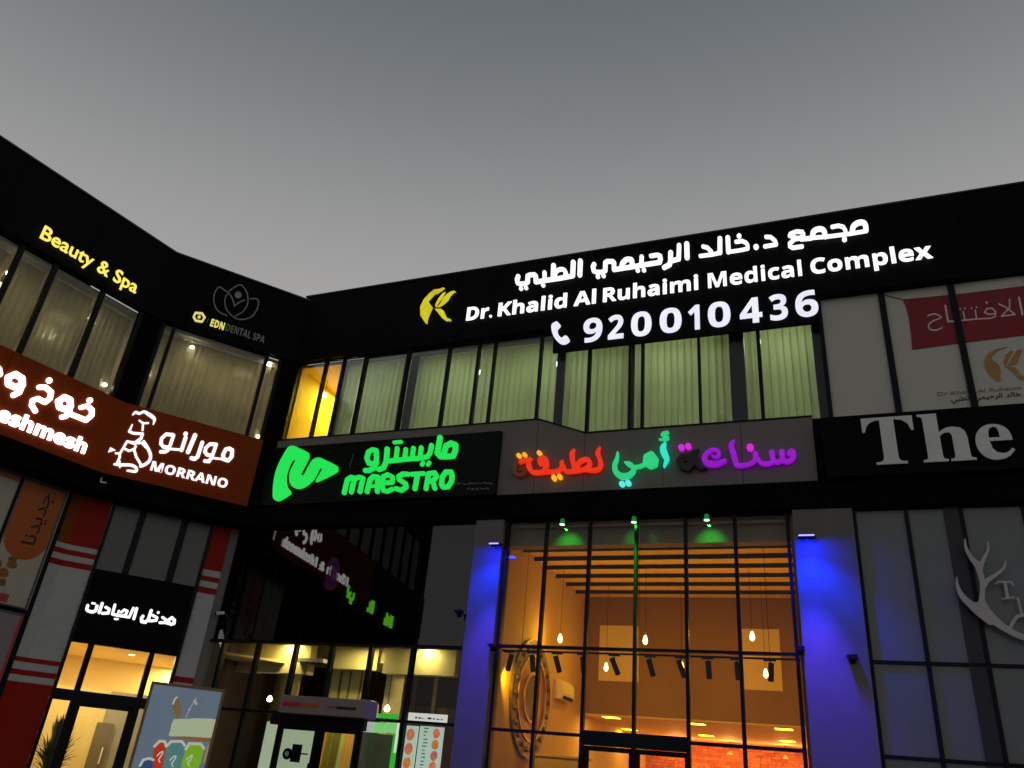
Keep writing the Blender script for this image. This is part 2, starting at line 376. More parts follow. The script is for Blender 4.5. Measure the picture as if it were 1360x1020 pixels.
def ceiling_lamp(T_, plane, c, su, sv, energy, col_, label, group, es=3, cat='ceiling light'):
    t = Thing('ceiling_light', plane, c, label, cat, group)
    u_, v_, z_ = c
    MB().box(u_-su/2, u_+su/2, v_-sv/2, v_+sv/2, z_, z_+.05).link('frame', FIX, t)
    MB().box(u_-su/2+.03, u_+su/2-.03, v_-sv/2+.03, v_+sv/2-.03, z_-.008, z_-.002).link('diffuser', mat('diffuser_%d_%d' % (int(col_[1]*99), int(es*10)), (.8, .8, .8), .5, emit=col_, es=es), t)
    lamp(t, 'lamp_light', 'AREA', (u_, v_, z_-.02), energy, col_, size=su, size_y=sv, aim=(u_, v_, z_-1))
    return t
PN = ['leftmost, near the orange room', 'second from the orange room', 'middle one, above the thin blind strips', 'second from the white filmed windows', 'rightmost, near the white filmed windows']
for i, uu in enumerate(np.linspace(um+.75, ue-.9, 5)):
    ceiling_lamp(mw, MAIN, (float(uu), 1.5, WB-.18), 1.2, .3, 28, (.96, 1.0, .80), 'ceiling panel behind the green blinds, '+PN[i], 'ceiling panels behind the upper blinds')
ceiling_lamp(mw, MAIN, (.75, 1.9, WB-.18), .5, .5, 125, (1, .86, .10), 'amber ceiling panel in the orange room at the inner corner', None)
# vertical blinds, slat by slat
BL = cloth('green_blind_fabric', (.70, .76, .56), .72, var=.05)
secs = [(456, 474, 521), (480, 538, 519), (551, 589, 511), (594, 629, 507), (637, 651, 504), (655, 714, 500), (719, 737, 508), (749, 779, 517), (784, 834, 514), (843, 851, 511), (856, 927, 507), (932, 969, 502), (991, 1008, 499), (1013, 1083, 494)]
names = ['narrow green blind next to the orange room', 'second green blind from the orange room', 'green blind right of the first dark column', 'green blind above the word maestro', 'thin strip of green blind with a cord knot',
         'wide green blind just left of the phone icon', 'green blind whose lower end follows the slanted sill', 'green blind under the phone icon', 'green blind under the digit 2', 'thin green blind strip beside a dark column',
         'wide green blind under the two zeros', 'green blind left of the broad dark column', 'narrow green blind right of the broad dark column', 'rightmost wide green blind under the digits 3 and 6']
for (x0, x1, y), nm in zip(secs, names):
    a, b = MAIN.at(x0, y, .38)[0], MAIN.at(x1, y, .38)[0]
    t = Thing('vertical_blind', MAIN, (a, .38, 9.2), nm, 'blind', 'vertical blinds in the upper windows of the right wing')
    S(t, a, b, .33, .39, WB-.16, WB-.125, 'head_rail', FIX)
    n = max(1, round((b-a)/.155)); wd = (b-a)/n; w2 = wd*1.13 if n > 1 else wd
    for k in range(n):
        tilt = random.uniform(.008, .022); c0 = a+k*wd; j = random.uniform(-.003, .003)+(.012 if k % 2 else 0)
        q = MB(); q.v = [(c0, .36+j, 9.2), (c0+wd*.5, .352+j, 9.2), (min(c0+w2, b), .36+tilt+j, 9.2), (c0, .36+j, WB-.17), (c0+wd*.5, .352+j, WB-.17), (min(c0+w2, b), .36+tilt+j, WB-.17)]
        q.v += [(x, y_+.003, z) for x, y_, z in q.v]
        q.f = [(0, 1, 4, 3), (1, 2, 5, 4), (7, 6, 9, 10), (8, 7, 10, 11), (0, 3, 9, 6), (2, 8, 11, 5)]
        q.link('slat', BL, t)
# orange room: bulb and plant
tb = Thing('glowing_globe', MAIN, (MAIN.at(431, 525, 1.0)[0], 1.0, MAIN.at(431, 525, 1.0)[1]), 'small round white lamp glowing in the orange corner room', 'lamp')
cu, cv, cz = tb.b; MB().lathe((cu, cv, cz), [(.01, -.09), (.06, -.07), (.09, 0), (.06, .07), (.015, .09)]).link('globe', emis('globe_light', (1, .9, .7), 4), tb, smooth=True)
MB().tube((cu, cv, cz+.09), (cu, cv, WB-.13), .008).link('cord', FRAME, tb)
LEAF = mat('dark_green_leaf', (.05, .09, .02), .5, var=.3)
def plant(plane, base, h, r, n, label, seed=1, width=.05):
    rd = random.Random(seed); t = Thing('potted_plant', plane, base, label, 'plant'); u0, v0, z0 = base
    MB().lathe(base, [(.13, 0), (.17, .28), (.19, .3), (.19, .33)]).link('pot', mat('plant_pot', (.2, .12, .08), .6), t)
    MB().tube((u0, v0, z0+.3), (u0, v0, z0+h*.45), .025, .015).link('stem', mat('plant_stem', (.09, .07, .03), .8), t)
    for i in range(n):
        a = rd.uniform(0, 6.28); el = rd.uniform(.2, 1.35); L = r*rd.uniform(.7, 1.15); s = z0+h*rd.uniform(.3, .5); q = MB(); P = []
        for k in range(5):
            f = k/4; x = L*f*math.cos(el); z = h*.5*f*math.sin(el)*1.3-.35*L*f*f
            P.append((u0+x*math.cos(a), v0+x*math.sin(a), s+z))
        px_, py_ = -math.sin(a), math.cos(a)
        for k, (x, y, z) in enumerate(P):
            wdt = width*(.3, 1, 1, .7, .05)[k]; q.v += [(x+px_*wdt, y+py_*wdt, z), (x, y, z-.012), (x-px_*wdt, y-py_*wdt, z)]
        for k in range(4):
            b = k*3; q.f += [(b, b+1, b+4, b+3), (b+1, b+2, b+5, b+4)]
        q.link('leaf', LEAF, t, smooth=True)
    return t
pu, pz = MAIN.at(396, 580, .8); plant(MAIN, (pu, .7, 9.17), .75, .32, 14, 'small spiky plant in the window of the orange corner room', 3, .035)
# right end: white filmed windows with banner behind the glass
FILM = mat('white_window_film', (.57, .545, .475), .35, var=.04, scale=1.2)
for a, b in zip(us[14:-1], us[15:]):
    S(mw, a[0]+.03, b[0]-.03, VW, VW+.02, 9.16, WB-.01, 'window_film', FILM)
S(mw, us[14][0], 30, .3, .5, 9.16, WB, 'room_wall', BEAM)
# ---- the Dr sign
t = Thing('medical_centre_sign', MAIN, (MAIN.at(732, 466, -.12)[0], -.12, 11.5), 'long white lit clinic sign with Arabic and English lettering and phone number on the parapet', 'sign')
V = -.14
xa, za = MAIN.at(733, 466, V); xb, zb2 = MAIN.at(1088, 427, V)
S(t, xa, xb, V+.05, -.002, (za+zb2)/2, WB+.35, 'sign_panel', BLACK)
S(t, MAIN.at(607, 420, V)[0], MAIN.at(1280, 330, V)[0], V+.055, -.003, WB+.004, ROOFT-.05, 'sign_panel', BLACK)
Vt = V-.02
A = [('s', 26, (152, 482), (140, 515), (148, 555), (180, 568), (235, 563), (258, 545), (262, 475), (285, 465), (335, 462), (350, 475), (352, 545), (450, 528), (620, 503), (765, 476)),
     ('s', 24, (450, 438), (452, 520)), ('s', 27, (552, 358), (546, 500)), ('S', 24, (555, 500), (580, 430), (625, 402), (670, 408), (688, 440), (682, 485)),
     ('s', 28, (775, 322), (768, 470)), ('s', 28, (855, 308), (848, 465)), ('d', 185, 620, 24), ('d', 242, 612, 24), ('d', 435, 581, 25)]
traced(t, 670, 310, 8.5, A, WHITEL, Vt)
A = [('s', 26, (75, 515), (62, 545), (72, 590), (110, 606), (175, 602), (200, 585), (203, 495), (225, 482), (285, 482), (299, 495), (300, 575), (380, 562), (540, 537), (815, 492), (822, 440)),
     ('s', 24, (815, 492), (828, 455), (822, 420), (790, 408), (718, 420)),
     ('S', 29, (385, 555), (400, 500), (440, 462), (490, 462), (503, 490), (505, 535)), ('s', 25, (613, 430), (608, 528)),
     ('d', 118, 655, 25), ('d', 182, 645, 25), ('d', 568, 583, 26), ('d', 638, 580, 26), ('s', 28, (940, 382), (938, 480), (925, 520), (868, 550)), ('s', 26, (940, 478), (1030, 455), (1035, 300)), ('s', 30, (1122, 285), (1125, 438))]
traced(t, 780, 290, 8.5, A, WHITEL, Vt)
A = [('s', 23, (118, 442), (165, 455), (205, 495), (215, 520)), ('s', 21, (85, 548), (215, 532), (308, 512)), ('s', 28, (306, 352), (306, 508)), ('s', 28, (395, 342), (402, 500)), ('s', 20, (400, 502), (520, 486), (618, 466)),
     ('s', 22, (490, 388), (555, 378), (600, 398), (618, 425), (620, 462)), ('d', 523, 322, 28), ('d', 715, 446, 32), ('s', 22, (828, 332), (880, 335), (928, 375), (942, 410), (940, 418), (815, 440)),
     ('s', 22, (1095, 318), (1170, 282), (1230, 272), (1250, 295), (1230, 335), (1180, 355), (1105, 325)), ('s', 22, (1215, 360), (1140, 370), (1092, 410), (1092, 430), (1120, 452), (1232, 442))]
traced(t, 920, 275, 8.5, A[:9], WHITEL, Vt)
A = [('s', 23, (160, 362), (170, 340), (235, 315), (300, 318), (315, 345), (290, 385), (230, 388), (165, 362)), ('s', 23, (290, 388), (215, 400), (160, 450), (162, 480), (195, 498), (298, 483)),
     ('s', 25, (290, 400), (395, 390), (430, 375)), ('S', 30, (415, 378), (430, 315), (480, 287), (530, 292), (552, 320), (560, 370)), ('s', 21, (430, 384), (580, 372), (850, 338), (1025, 308)),
     ('s', 22, (640, 262), (710, 248), (765, 262), (788, 300), (795, 335)), ('d', 778, 403, 30), ('S', 31, (865, 320), (880, 255), (935, 216), (990, 214), (1015, 245), (1022, 298))]
traced(t, 1030, 270, 8.5, A, WHITEL, Vt)
zbD = MAIN.at(640, 424, Vt)[1]; zbD2 = MAIN.at(1200, 345, Vt)[1]; zcD = MAIN.at(622.6, 408, Vt)[1]
print('dr baseline', zbD, zbD2, zcD)
zbD = (zbD+zbD2)/2
for wd, x0, x1, y in [('Dr.', 620, 653.5, 415), ('Khalid', 662, 752, 407), ('Al', 762, 791, 398), ('Ruhaimi', 801, 927.5, 388), ('Medical', 940, 1066, 370), ('Complex', 1076, 1241, 350)]:
    text(t, wd, BOLD, MAIN.at(x0, y, Vt)[0], MAIN.at(x1, y, Vt)[0], zbD, zcD, WHITEL, Vt, off=0 if wd == 'Medical' else .005)
zbN = MAIN.at(790, 453, Vt)[1]; zcN = MAIN.at(790, 421.5, Vt)[1]
for ch, x0, x1, yb, yt in [('9', 774.5, 799.5, 453.3, 421), ('2', 807.5, 828, 449.3, 418), ('0', 838, 865, 445, 413.5), ('0', 876, 905, 440.5, 409), ('1', 914, 929, 435, 405), ('0', 940, 970, 431.5, 400), ('4', 982, 1012, 425.5, 395), ('3', 1022, 1046, 423, 390), ('6', 1056, 1086.5, 418.5, 385)]:
    text(t, ch, BOLD, MAIN.at(x0, yb-15, Vt)[0], MAIN.at(x1, yb-15, Vt)[0], zbN, zcN, COOLL, Vt, off=.004, capref='0', split=False, name='digit')
traced(t, 720, 390, 9.714, [('P', (190, 354), (236, 405), (222, 436), (198, 465), (206, 520), (240, 562), (262, 562), (290, 540), (322, 547), (354, 602), (325, 635), (278, 652), (225, 636), (160, 570), (126, 490), (118, 410), (142, 376))], COOLL, Vt, name='handset_icon')
GOLD = emis('yellow_green_logo_light', (.62, .55, .01), .95, base=(.3, .25, .02), var=.25)
LOGO = [('p', (510, 192), (512, 205), (440, 255), (400, 282), (368, 285), (265, 398), (333, 488), (300, 560), (262, 650), (248, 738), (225, 725), (150, 610), (146, 480), (200, 370), (280, 280), (360, 218), (440, 210), (480, 192)),
        ('p', (530, 250), (515, 275), (480, 330), (405, 440), (385, 485), (372, 470), (378, 435), (420, 355), (480, 280)),
        ('p', (688, 268), (672, 258), (660, 256), (600, 315), (560, 385), (500, 440), (440, 475), (402, 482), (450, 430), (485, 355), (555, 282), (620, 245), (665, 238)),
        ('p', (365, 508), (460, 510), (500, 540), (545, 642), (608, 668), (612, 690), (540, 692), (480, 650), (430, 590))]
traced(t, 545, 365, 11.333, LOGO, GOLD, Vt, name='logo_leaf')
# ---- MAESTRO sign
t = Thing('cafe_sign', MAIN, (MAIN.at(345, 672, -.1)[0], -.1, zb), 'black shop sign with green lit MAESTRO lettering and ribbon logo', 'sign')
x0 = MAIN.at(341, 640, -.1)[0]; x1, _ = MAIN.at(662, 610, -.1); ztop = MAIN.at(662, 572, -.1)[1]; zbt = MAIN.at(657, 657, -.1)[1]
S(t, x0, x1, -.1, .015, zbt, ztop, 'sign_panel', mat('dark_green_black_panel', (.003, .008, .005), .4, var=.2, spec=.12), bevel=.01)
D = [('P', (385, 120), (430, 130), (590, 205), (616, 245), (608, 300), (510, 490), (512, 512), (530, 520), (550, 505), (640, 340), (690, 295), (740, 281), (790, 293), (980, 385), (1003, 425), (985, 485), (740, 607), (708, 604), (712, 580), (787, 450), (782, 430), (760, 430), (690, 560), (640, 620), (560, 680), (480, 706), (410, 690), (360, 640), (346, 560), (362, 460), (425, 330), (410, 313), (385, 330), (340, 420), (308, 540), (310, 630), (330, 690), (368, 745), (355, 785), (230, 862), (180, 870), (135, 840), (122, 790), (130, 640), (160, 480), (220, 330), (310, 170), (350, 130))]
traced(t, 350, 580, 10.2, D, GREEN, -.14, name='ribbon_logo')
E_ = [('s', 23, (300, 185), (265, 205), (250, 260), (270, 308), (325, 305)), ('s', 24, (300, 185), (335, 190), (338, 300), (310, 350), (275, 370), (238, 372)),
      ('s', 25, (435, 178), (425, 290), (402, 345), (360, 362)), ('s', 23, (425, 288), (510, 280), (580, 272), (650, 265), (720, 262), (795, 248), (820, 215), (835, 145)),
      ('s', 22, (525, 172), (512, 275)), ('s', 22, (603, 182), (592, 265)), ('s', 22, (672, 170), (660, 258)), ('s', 22, (742, 165), (730, 255)),
      ('s', 17, (498, 118), (560, 112)), ('s', 19, (748, 318), (760, 300)), ('s', 19, (802, 318), (815, 300)),
      ('s', 27, (912, 75), (888, 215), (915, 245), (985, 245), (1030, 240), (1050, 190), (1052, 140), (1012, 125), (965, 150), (945, 225))]
traced(t, 450, 570, 6.8, E_, GREEN, -.14)
E2 = [('s', 23, (46, 572), (75, 455), (110, 432), (140, 440), (110, 565)), ('s', 23, (142, 445), (180, 432), (215, 440), (188, 562)),
      ('s', 24, (253, 562), (280, 455), (310, 425), (350, 430), (345, 560)), ('s', 15, (275, 515), (345, 510)),
      ('s', 22, (395, 485), (480, 478), (482, 430), (440, 408), (400, 425), (388, 500), (400, 552), (435, 560), (480, 540)),
      ('s', 24, (620, 405), (575, 403), (540, 425), (545, 455), (600, 490), (605, 520), (565, 550), (515, 535)),
      ('s', 21, (655, 405), (765, 398)), ('s', 24, (710, 405), (685, 535)),
      ('s', 23, (785, 535), (808, 400), (865, 392), (880, 425), (850, 465), (815, 468)), ('s', 23, (845, 468), (865, 532)),
      ('s', 24, (965, 385), (1012, 385), (1022, 420), (1015, 470), (985, 518), (940, 522), (925, 500), (932, 430), (965, 385))]
for gi, grp in enumerate((E2[:2], E2[2:4], E2[4:5], E2[5:6], E2[6:8], E2[8:10], E2[10:])): traced(t, 450, 570, 6.8, grp, GREEN, -.14, step=3.3 if gi == 4 else 4)
UNL = mat('unlit_letter_grey', (.16, .16, .15), .4)
rd = random.Random(5)
for yy, xx0, xx1 in ((495, 1065, 1350), (543, 1155, 1350)):
    q = []; x = xx0
    while x < xx1:
        wdt = rd.uniform(18, 42); q.append(('S', 5, (x, yy-4), (x+wdt*.3, yy+rd.uniform(-8, 6)), (x+wdt*.6, yy-rd.uniform(-4, 12)), (x+wdt, yy-2))); x += wdt+rd.uniform(10, 20); yy -= .9
    traced(t, 450, 570, 6.8, q, UNL, -.112, depth=.01, step=5, name='small_print')
traced(t, 450, 570, 6.8, [('s', 2.5, (130, 225), (95, 350))], UNL, -.112, depth=.01, step=2, name='divider_line')
# ---- coloured script sign
t = Thing('script_sign', MAIN, (MAIN.at(690, 630, -.05)[0], -.05, zb), 'multicoloured Arabic script lettering in red, green and purple on the grey band', 'sign')
RED = mat('red_letter_light', (.3, .02, .01), .4, emit=(.85, .028, .004), es=.95, var=.18, scale=2)
OR2 = emis('orange_dot_light', (1, .42, .01), 1.0); TEAL = mat('teal_letter_light', (.1, .4, .3), .4, emit=(.01, .58, .18), es=.95, var=.2, scale=1.5)
CYAN = emis('cyan_dot_light', (.12, .80, .75), 1.0); PUR = mat('purple_letter_light', (.2, .02, .3), .4, emit=(.33, .004, .62), es=.72, var=.2, scale=2)
MAG = emis('magenta_dot_light', (.62, .01, .66), 1.0); DEAD = mat('unlit_dark_letter', (.012, .010, .010), .35); EMB = mat('dim_brown_letter', (.05, .02, .01), .4, emit=(.10, .018, .005), es=.6)
def ss(x0, y0, items, mt, **k): traced(t, x0, y0, 8.5, items, mt, -.12, depth=.1, step=4, **k)
ss(670, 580, [('S', 20, (150, 290), (120, 320), (108, 370), (130, 415), (180, 425), (225, 395), (215, 350), (180, 355))], EMB)
ss(670, 580, [('S', 18, (165, 285), (220, 262, 20), (292, 243, 14)), ('S', 26, (262, 262), (272, 340), (305, 388), (360, 400), (440, 392)),
              ('s', 38, (415, 262), (425, 285)), ('S', 25, (400, 300), (395, 260), (425, 232), (462, 250), (468, 320), (440, 385)), ('S', 22, (430, 395), (520, 390), (590, 382), (640, 345), (640, 292)), ('s', 14, (640, 280), (652, 262, 6)),
              ('S', 24, (650, 310), (680, 375), (720, 388), (820, 378), (900, 362), (960, 372), (1040, 368), (1080, 320), (1068, 240), (1048, 180), (1075, 108, 5)),
              ('S', 25, (785, 135, 6), (758, 190, 25), (765, 270), (785, 360)), ('S', 24, (800, 340), (850, 275), (920, 248), (955, 275), (945, 330), (900, 360))], RED)
ss(670, 580, [('d', 157, 208, 28), ('d', 222, 197, 26), ('d', 388, 178, 28), ('s', 27, (553, 450), (555, 468)), ('s', 27, (618, 440), (620, 452))], OR2, dot='letter_dot')
ss(800, 565, [('S', 16, (170, 298, 9), (160, 370, 18), (135, 440, 24), (150, 520, 32), (215, 568, 36), (290, 560, 32), (345, 510, 26), (335, 455, 26), (295, 430, 28), (252, 412, 10)), ('s', 20, (360, 465), (420, 458), (480, 430)),
              ('s', 42, (550, 328), (588, 375), (580, 430), (540, 445), (495, 410), (500, 355), (550, 328))], TEAL)
ss(800, 565, [('S', 20, (708, 188, 8), (682, 250, 34), (700, 320, 40), (722, 375, 28), (692, 462, 8))], mat('aqua_letter_light', (.1, .4, .35), .4, emit=(.01, .75, .52), es=1))
ss(800, 565, [('s', 13, (735, 70), (690, 78), (668, 100), (690, 115), (735, 118), (738, 138), (710, 152), (640, 152, 7))], TEAL, name='hamza')
ss(800, 565, [('d', 218, 655, 34), ('d', 288, 645, 34)], CYAN)
ss(800, 565, [('s', 46, (905, 360), (985, 350), (1005, 420), (960, 470), (900, 450), (870, 400), (905, 360)), ('S', 26, (985, 345), (1040, 300, 30), (1085, 265, 6)), ('S', 28, (1045, 310), (1060, 400), (1100, 470), (1170, 478, 10))], DEAD, label='black unlit letter')
ss(800, 565, [('d', 890, 243, 36), ('d', 967, 230, 36)], MAG)
ss(930, 565, [('S', 20, (128, 330, 9), (155, 352, 15), (200, 338, 20), (205, 290, 20), (150, 266, 18), (80, 300, 24), (42, 365, 30), (80, 420, 36), (180, 430, 34), (275, 395, 24))], PUR)
ss(930, 565, [('S', 28, (380, 165, 9), (348, 220, 30), (372, 310, 36), (395, 400, 34), (410, 440, 26), (480, 445, 24), (550, 432, 22), (610, 392, 24), (622, 345, 30), (622, 318, 32)),
              ('S', 24, (640, 360), (685, 415), (760, 428), (820, 395), (812, 340, 30), (808, 305, 36)), ('S', 24, (825, 390), (870, 408), (922, 378), (925, 330, 32), (920, 300, 36)), ('S', 26, (935, 390), (980, 402), (1030, 380), (1052, 330, 32), (1030, 290, 34), (992, 318, 16))], PUR)
ss(930, 565, [('d', 562, 243, 42)], MAG)
# ---- "The" sign
t = Thing('restaurant_sign', MAIN, (MAIN.at(1085, 640, -.2)[0], -.2, 7.6), 'black sign box with large unlit grey serif letters The', 'sign')
xa, zt_ = MAIN.at(1083, 556, -.2); zl_ = MAIN.at(1200, 629, -.2)[1]; zt_ = MAIN.at(1200, 547, -.2)[1]
S(t, xa+.1, 30, -.2, .0, zl_, zt_, 'sign_panel', BLACK)
for yy in (578, 624): S(t, xa-.02, xa+.1, -.18, -.1, MAIN.at(1083, yy, -.2)[1], MAIN.at(1083, yy-14, -.2)[1], 'bracket', BLACK)
SIL = mat('brushed_silver_letter', (.80, .79, .74), .55, var=.08, scale=3)
zq = MAIN.at(1180, 616.5, -.24)[1]; zq2 = MAIN.at(1180, 553.5, -.24)[1]
for ch, x0, x1, y in [('T', 1146.5, 1216, 585), ('h', 1222, 1292, 582), ('e', 1296.5, 1347, 590)]:
    text(t, ch, SERIF, MAIN.at(x0, y, -.24)[0], MAIN.at(x1, y, -.24)[0], zq, zq2, SIL, -.24, capref='T', split=False, off=.004)

# ---- red banner and print behind the right windows
VB_ = VW-.004
t = Thing('hanging_banner', MAIN, (MAIN.at(1205, 430, VB_)[0], VB_, 10.8), 'dark red banner with thin white outlined Arabic letters hanging behind the white filmed window', 'banner')
bp = [(1199, 398), (1204, 410), (1207.5, 425), (1210, 445), (1211.5, 464.5), (1290, 454), (1380, 443), (1470, 430), (1468, 370), (1360, 380), (1280, 390)]
q = MB().prism([MAIN.at(x, y, VB_) for x, y in bp], VB_-.012, VB_-.006); q.link('cloth', mat('dark_red_banner_cloth', (.26, .010, .016), .6, var=.2, scale=1.5, bump=.2), t)
OUTL = mat('pale_outline_print', (.75, .65, .62), .5)
traced(t, 1190, 370, 6, [('S', 6, (255, 295), (308, 282), (360, 308), (300, 335), (265, 362), (262, 392), (290, 410), (330, 408), (366, 392)), ('s', 8, (393, 215), (415, 343), (478, 338)), ('s', 6, (478, 338), (560, 330), (640, 322), (760, 315), (792, 300), (795, 265), (765, 235), (725, 240), (705, 270), (740, 285), (790, 280)),
   ('s', 6, (535, 262), (550, 328)), ('s', 6, (632, 252), (642, 320)), ('d', 512, 241, 8), ('d', 548, 238, 8), ('d', 602, 235, 8), ('d', 642, 229, 8), ('d', 722, 191, 10),
   ('s', 6, (820, 202), (870, 225), (950, 285), (840, 300), (905, 232), (905, 165)), ('s', 9, (980, 152), (1008, 285))], OUTL, VB_-.014, depth=.004, step=3)
traced(t, 1190, 370, 6, [('d', 88, 187, 12)], mat('red_knot', (.5, .03, .03), .5), VB_-.014, depth=.01, step=3, name='knot')
a_ = MAIN.at(1150, 381, VB_); b_ = MAIN.at(1199, 398, VB_)
MB().path([(a_[0], VB_-.01, a_[1]), ((a_[0]+b_[0])/2, VB_-.01, (a_[1]+b_[1])/2-.05), (b_[0], VB_-.01, b_[1])], .012).link('rope', mat('rope', (.3, .28, .2), .8), t)
t = Thing('window_logo', MAIN, (MAIN.at(1330, 480, VB_)[0], VB_, 10), 'gold leaf shaped clinic logo over small dark print on the white window film', 'logo')
GD = mat('matt_gold_print', (.42, .24, .05), .5, var=.25, scale=4)
traced(t, 1190, 370, 6, [('P', (895, 540), (800, 562), (738, 595), (705, 650), (716, 720), (760, 780), (828, 822), (832, 750), (822, 690), (762, 635), (805, 580), (850, 562))], GD, VB_-.008, depth=.006, step=3, name='logo_leaf')
traced(t, 1190, 370, 6, [('p', (868, 685), (855, 668), (880, 602), (918, 570), (935, 578), (905, 630), (885, 680)), ('p', (892, 690), (930, 620), (965, 570), (1010, 560), (990, 610), (960, 680), (925, 688))], GD, VB_-.008, depth=.006, step=3, name='logo_leaf')
traced(t, 1190, 370, 6, [('p', (862, 692), (950, 705), (1000, 770), (1060, 800), (1060, 815), (985, 800), (930, 745))], GD, VB_-.008, depth=.006, step=3, name='logo_leaf')
z1_ = MAIN.at(1330, 520, VB_)[1]; z2_ = MAIN.at(1330, 530, VB_)[1]
text(t, 'Dr Khalid Al Ruhaimi', lambda s: s, MAIN.at(1245, 523, VB_)[0], MAIN.at(1356, 517, VB_)[0], MAIN.at(1300, 521.5, VB_)[1], MAIN.at(1300, 516.5, VB_)[1], mat('faded_gold_print', (.3, .24, .13), .6), VB_-.008, depth=.004, split=False, name='small_print')[0]['kind'] = 'stuff'
ar = '\u0645\u062c\u0645\u0639 \u062f \u062e\u0627\u0644\u062f'
text(t, '\uFEF2\uFE92\uFEC4\uFEDF\uFE8D \uFEF2\uFEE4\uFEF4\uFEA3\uFEAE\uFEDF\uFE8D \uFEAA\uFEDF\uFE8E\uFEA7', lambda s: s, MAIN.at(1263, 531, VB_)[0], MAIN.at(1356, 524, VB_)[0], MAIN.at(1310, 529.5, VB_)[1], MAIN.at(1310, 523, VB_)[1], mat('dark_print', (.05, .045, .04), .6), VB_-.008, depth=.004, split=False, name='small_print', off=.01, capref='\uFE8D')[0]['kind'] = 'stuff'
ROOFL = 14.44
# ================================================================== CORNER WING (chamfer) and LEFT WING
cw = Thing('building_wing', CHAM, (UC/2, .3, 0), 'short angled corner wing with red and white striped piers and a lit clinic entrance', 'building')
lw = Thing('building_wing', LEFT, (-5, .3, 0), 'long left wing with black parapet and dim curtained windows above the orange sign band', 'building')
LE = -16.4      # far end of the left wing
k = UC
while k < -.05:
    k1 = min(k+1.36, 0); S(cw, k+.004, k1-.004, 0, .25, WB, ROOFL, 'parapet_panel', BLACK); k = k1
k = 0
while k > LE+.1:
    k1 = max(k-2.2, LE); S(lw, k1+.005, k-.005, 0, .25, WB, ROOFL, 'parapet_panel', BLACK); k = k1
COP = MATS['dark_coping']
S(cw, UC-.05, -.02, -.03, .3, ROOFL+.002, ROOFL+.05, 'coping', COP); S(lw, LE, .05, -.031, .3, ROOFL+.003, ROOFL+.052, 'coping', COP)
S(cw, UC+.2, -.2, .26, 5, 14.28, 14.54, 'roof', BEAM); S(lw, LE, -.2, .26, 9, 14.26, 14.52, 'roof', BEAM)
S(lw, LE-.12, LE-.003, .0, 9, 0, ROOFL, 'end_wall', BEAM)
SB, ST = 7.60, 9.555
for T_, a, b in ((cw, UC, 0), (lw, LE, 0)):
    S(T_, a+.05, b-.05, .12, .4, SB+.1, ST-.02, 'spandrel', BEAM)
# windows
def windows(T_, px, y_of, v, z0, z1, wd=.07, paneM=GLASS):
    P_ = T_.p; us_ = [P_.at(x, y, v-.03)[0] for x, y in px]
    for a, b in zip(us_[:-1], us_[1:]): B(a+wd/2, b-wd/2, v, v+.012, z0, z1).link('window_pane', paneM, T_)
    for a in us_: S(T_, a-wd/2, a+wd/2, v-.06, v+.07, z0, z1, 'mullion', FRAME)
    return us_
lus = windows(lw, [(8, 378), (53, 405), (123, 426), (172, 462)], None, VW, ST-.1, WB-.002, .11)
ext = lus[0]; step_ = lus[1]-lus[0]; dl = (lus[2]-lus[1])
k = ext
while k-dl > LE: 
    B(k-dl+.055, k-.055, VW, VW+.012, ST-.1, WB-.002).link('window_pane', GLASS, lw); S(lw, k-dl-.055, k-dl+.055, VW-.06, VW+.07, ST-.1, WB-.002, 'mullion', FRAME); k -= dl
S(lw, lus[3]+.06, .12, .08, .3, ST-.1, WB-.002, 'corner_pier', BEAM)
cus = windows(cw, [(200, 484), (219, 480), (292, 460), (352, 505), (364, 500)][:1]+[(214.5, 487), (341, 527), (360, 530)], None, VW, ST-.1, WB-.002, .1)
S(cw, UC+.1, cus[0]-.05, .08, .3, ST-.1, WB-.002, 'corner_pier', BEAM)
S(cw, cus[-1]+.05, -.02, .08, .3, ST-.1, WB-.002, 'corner_pier', BEAM)
SHW = mat('spa_room_wall', (.50, .46, .38), .8, var=.05)
room(lw, -9.5, -.05, .28, 4.5, ST-.2, WB-.12, SHW)
room(cw, cus[0]-.05, cus[-1]+.04, .28, 2.4, ST-.2, WB-.12, SHW)
SHEER = cloth('sheer_curtain', (.60, .58, .45), .68, clear=.16, var=.08)
def curtain(plane, a, b, v, z0, z1, label, group, mt, amp=.035, freq=38, name='curtain', cat='curtain', seed=0):
    rd = random.Random(seed); t = Thing(name, plane, (a, v, z0), label, cat, group); n = int((b-a)*42)+4; q = MB(); ph = rd.uniform(0, 6); ph2 = rd.uniform(0, 6)
    for i in range(n+1):
        f = i/n; u_ = a+(b-a)*f; d_ = amp*math.sin(u_*freq+ph+1.3*math.sin(u_*7+ph2))+amp*.5*math.sin(u_*freq*.43+ph2)
        q.v += [(u_, v+d_*1.25, z0), (u_, v+d_*.8, z1)]
    q.f = [(2*i, 2*i+2, 2*i+3, 2*i+1) for i in range(n)]
    o = q.link('fabric', mt, t, smooth=True); md = o.modifiers.new('thickness', 'SOLIDIFY'); md.thickness = .002
    B(a, b, v-.02, v+.02, z1, z1+.04).link('curtain_rail', FIX, t); return t
G_ = 'sheer curtains in the spa windows'
curtain(LEFT, -9.4, lus[0]-.03, .5, ST-.18, WB-.2, 'sheer curtain in the spa window at the left edge of the photo', G_, SHEER, seed=1)
curtain(LEFT, lus[0]+.03, lus[1]-.03, .5, ST-.18, WB-.2, 'sheer curtain in the window below the words Beauty and', G_, SHEER, seed=2)
curtain(LEFT, lus[1]+.03, lus[2]-.03, .5, ST-.18, WB-.2, 'sheer curtain in the window below the word Spa', G_, SHEER, seed=3)
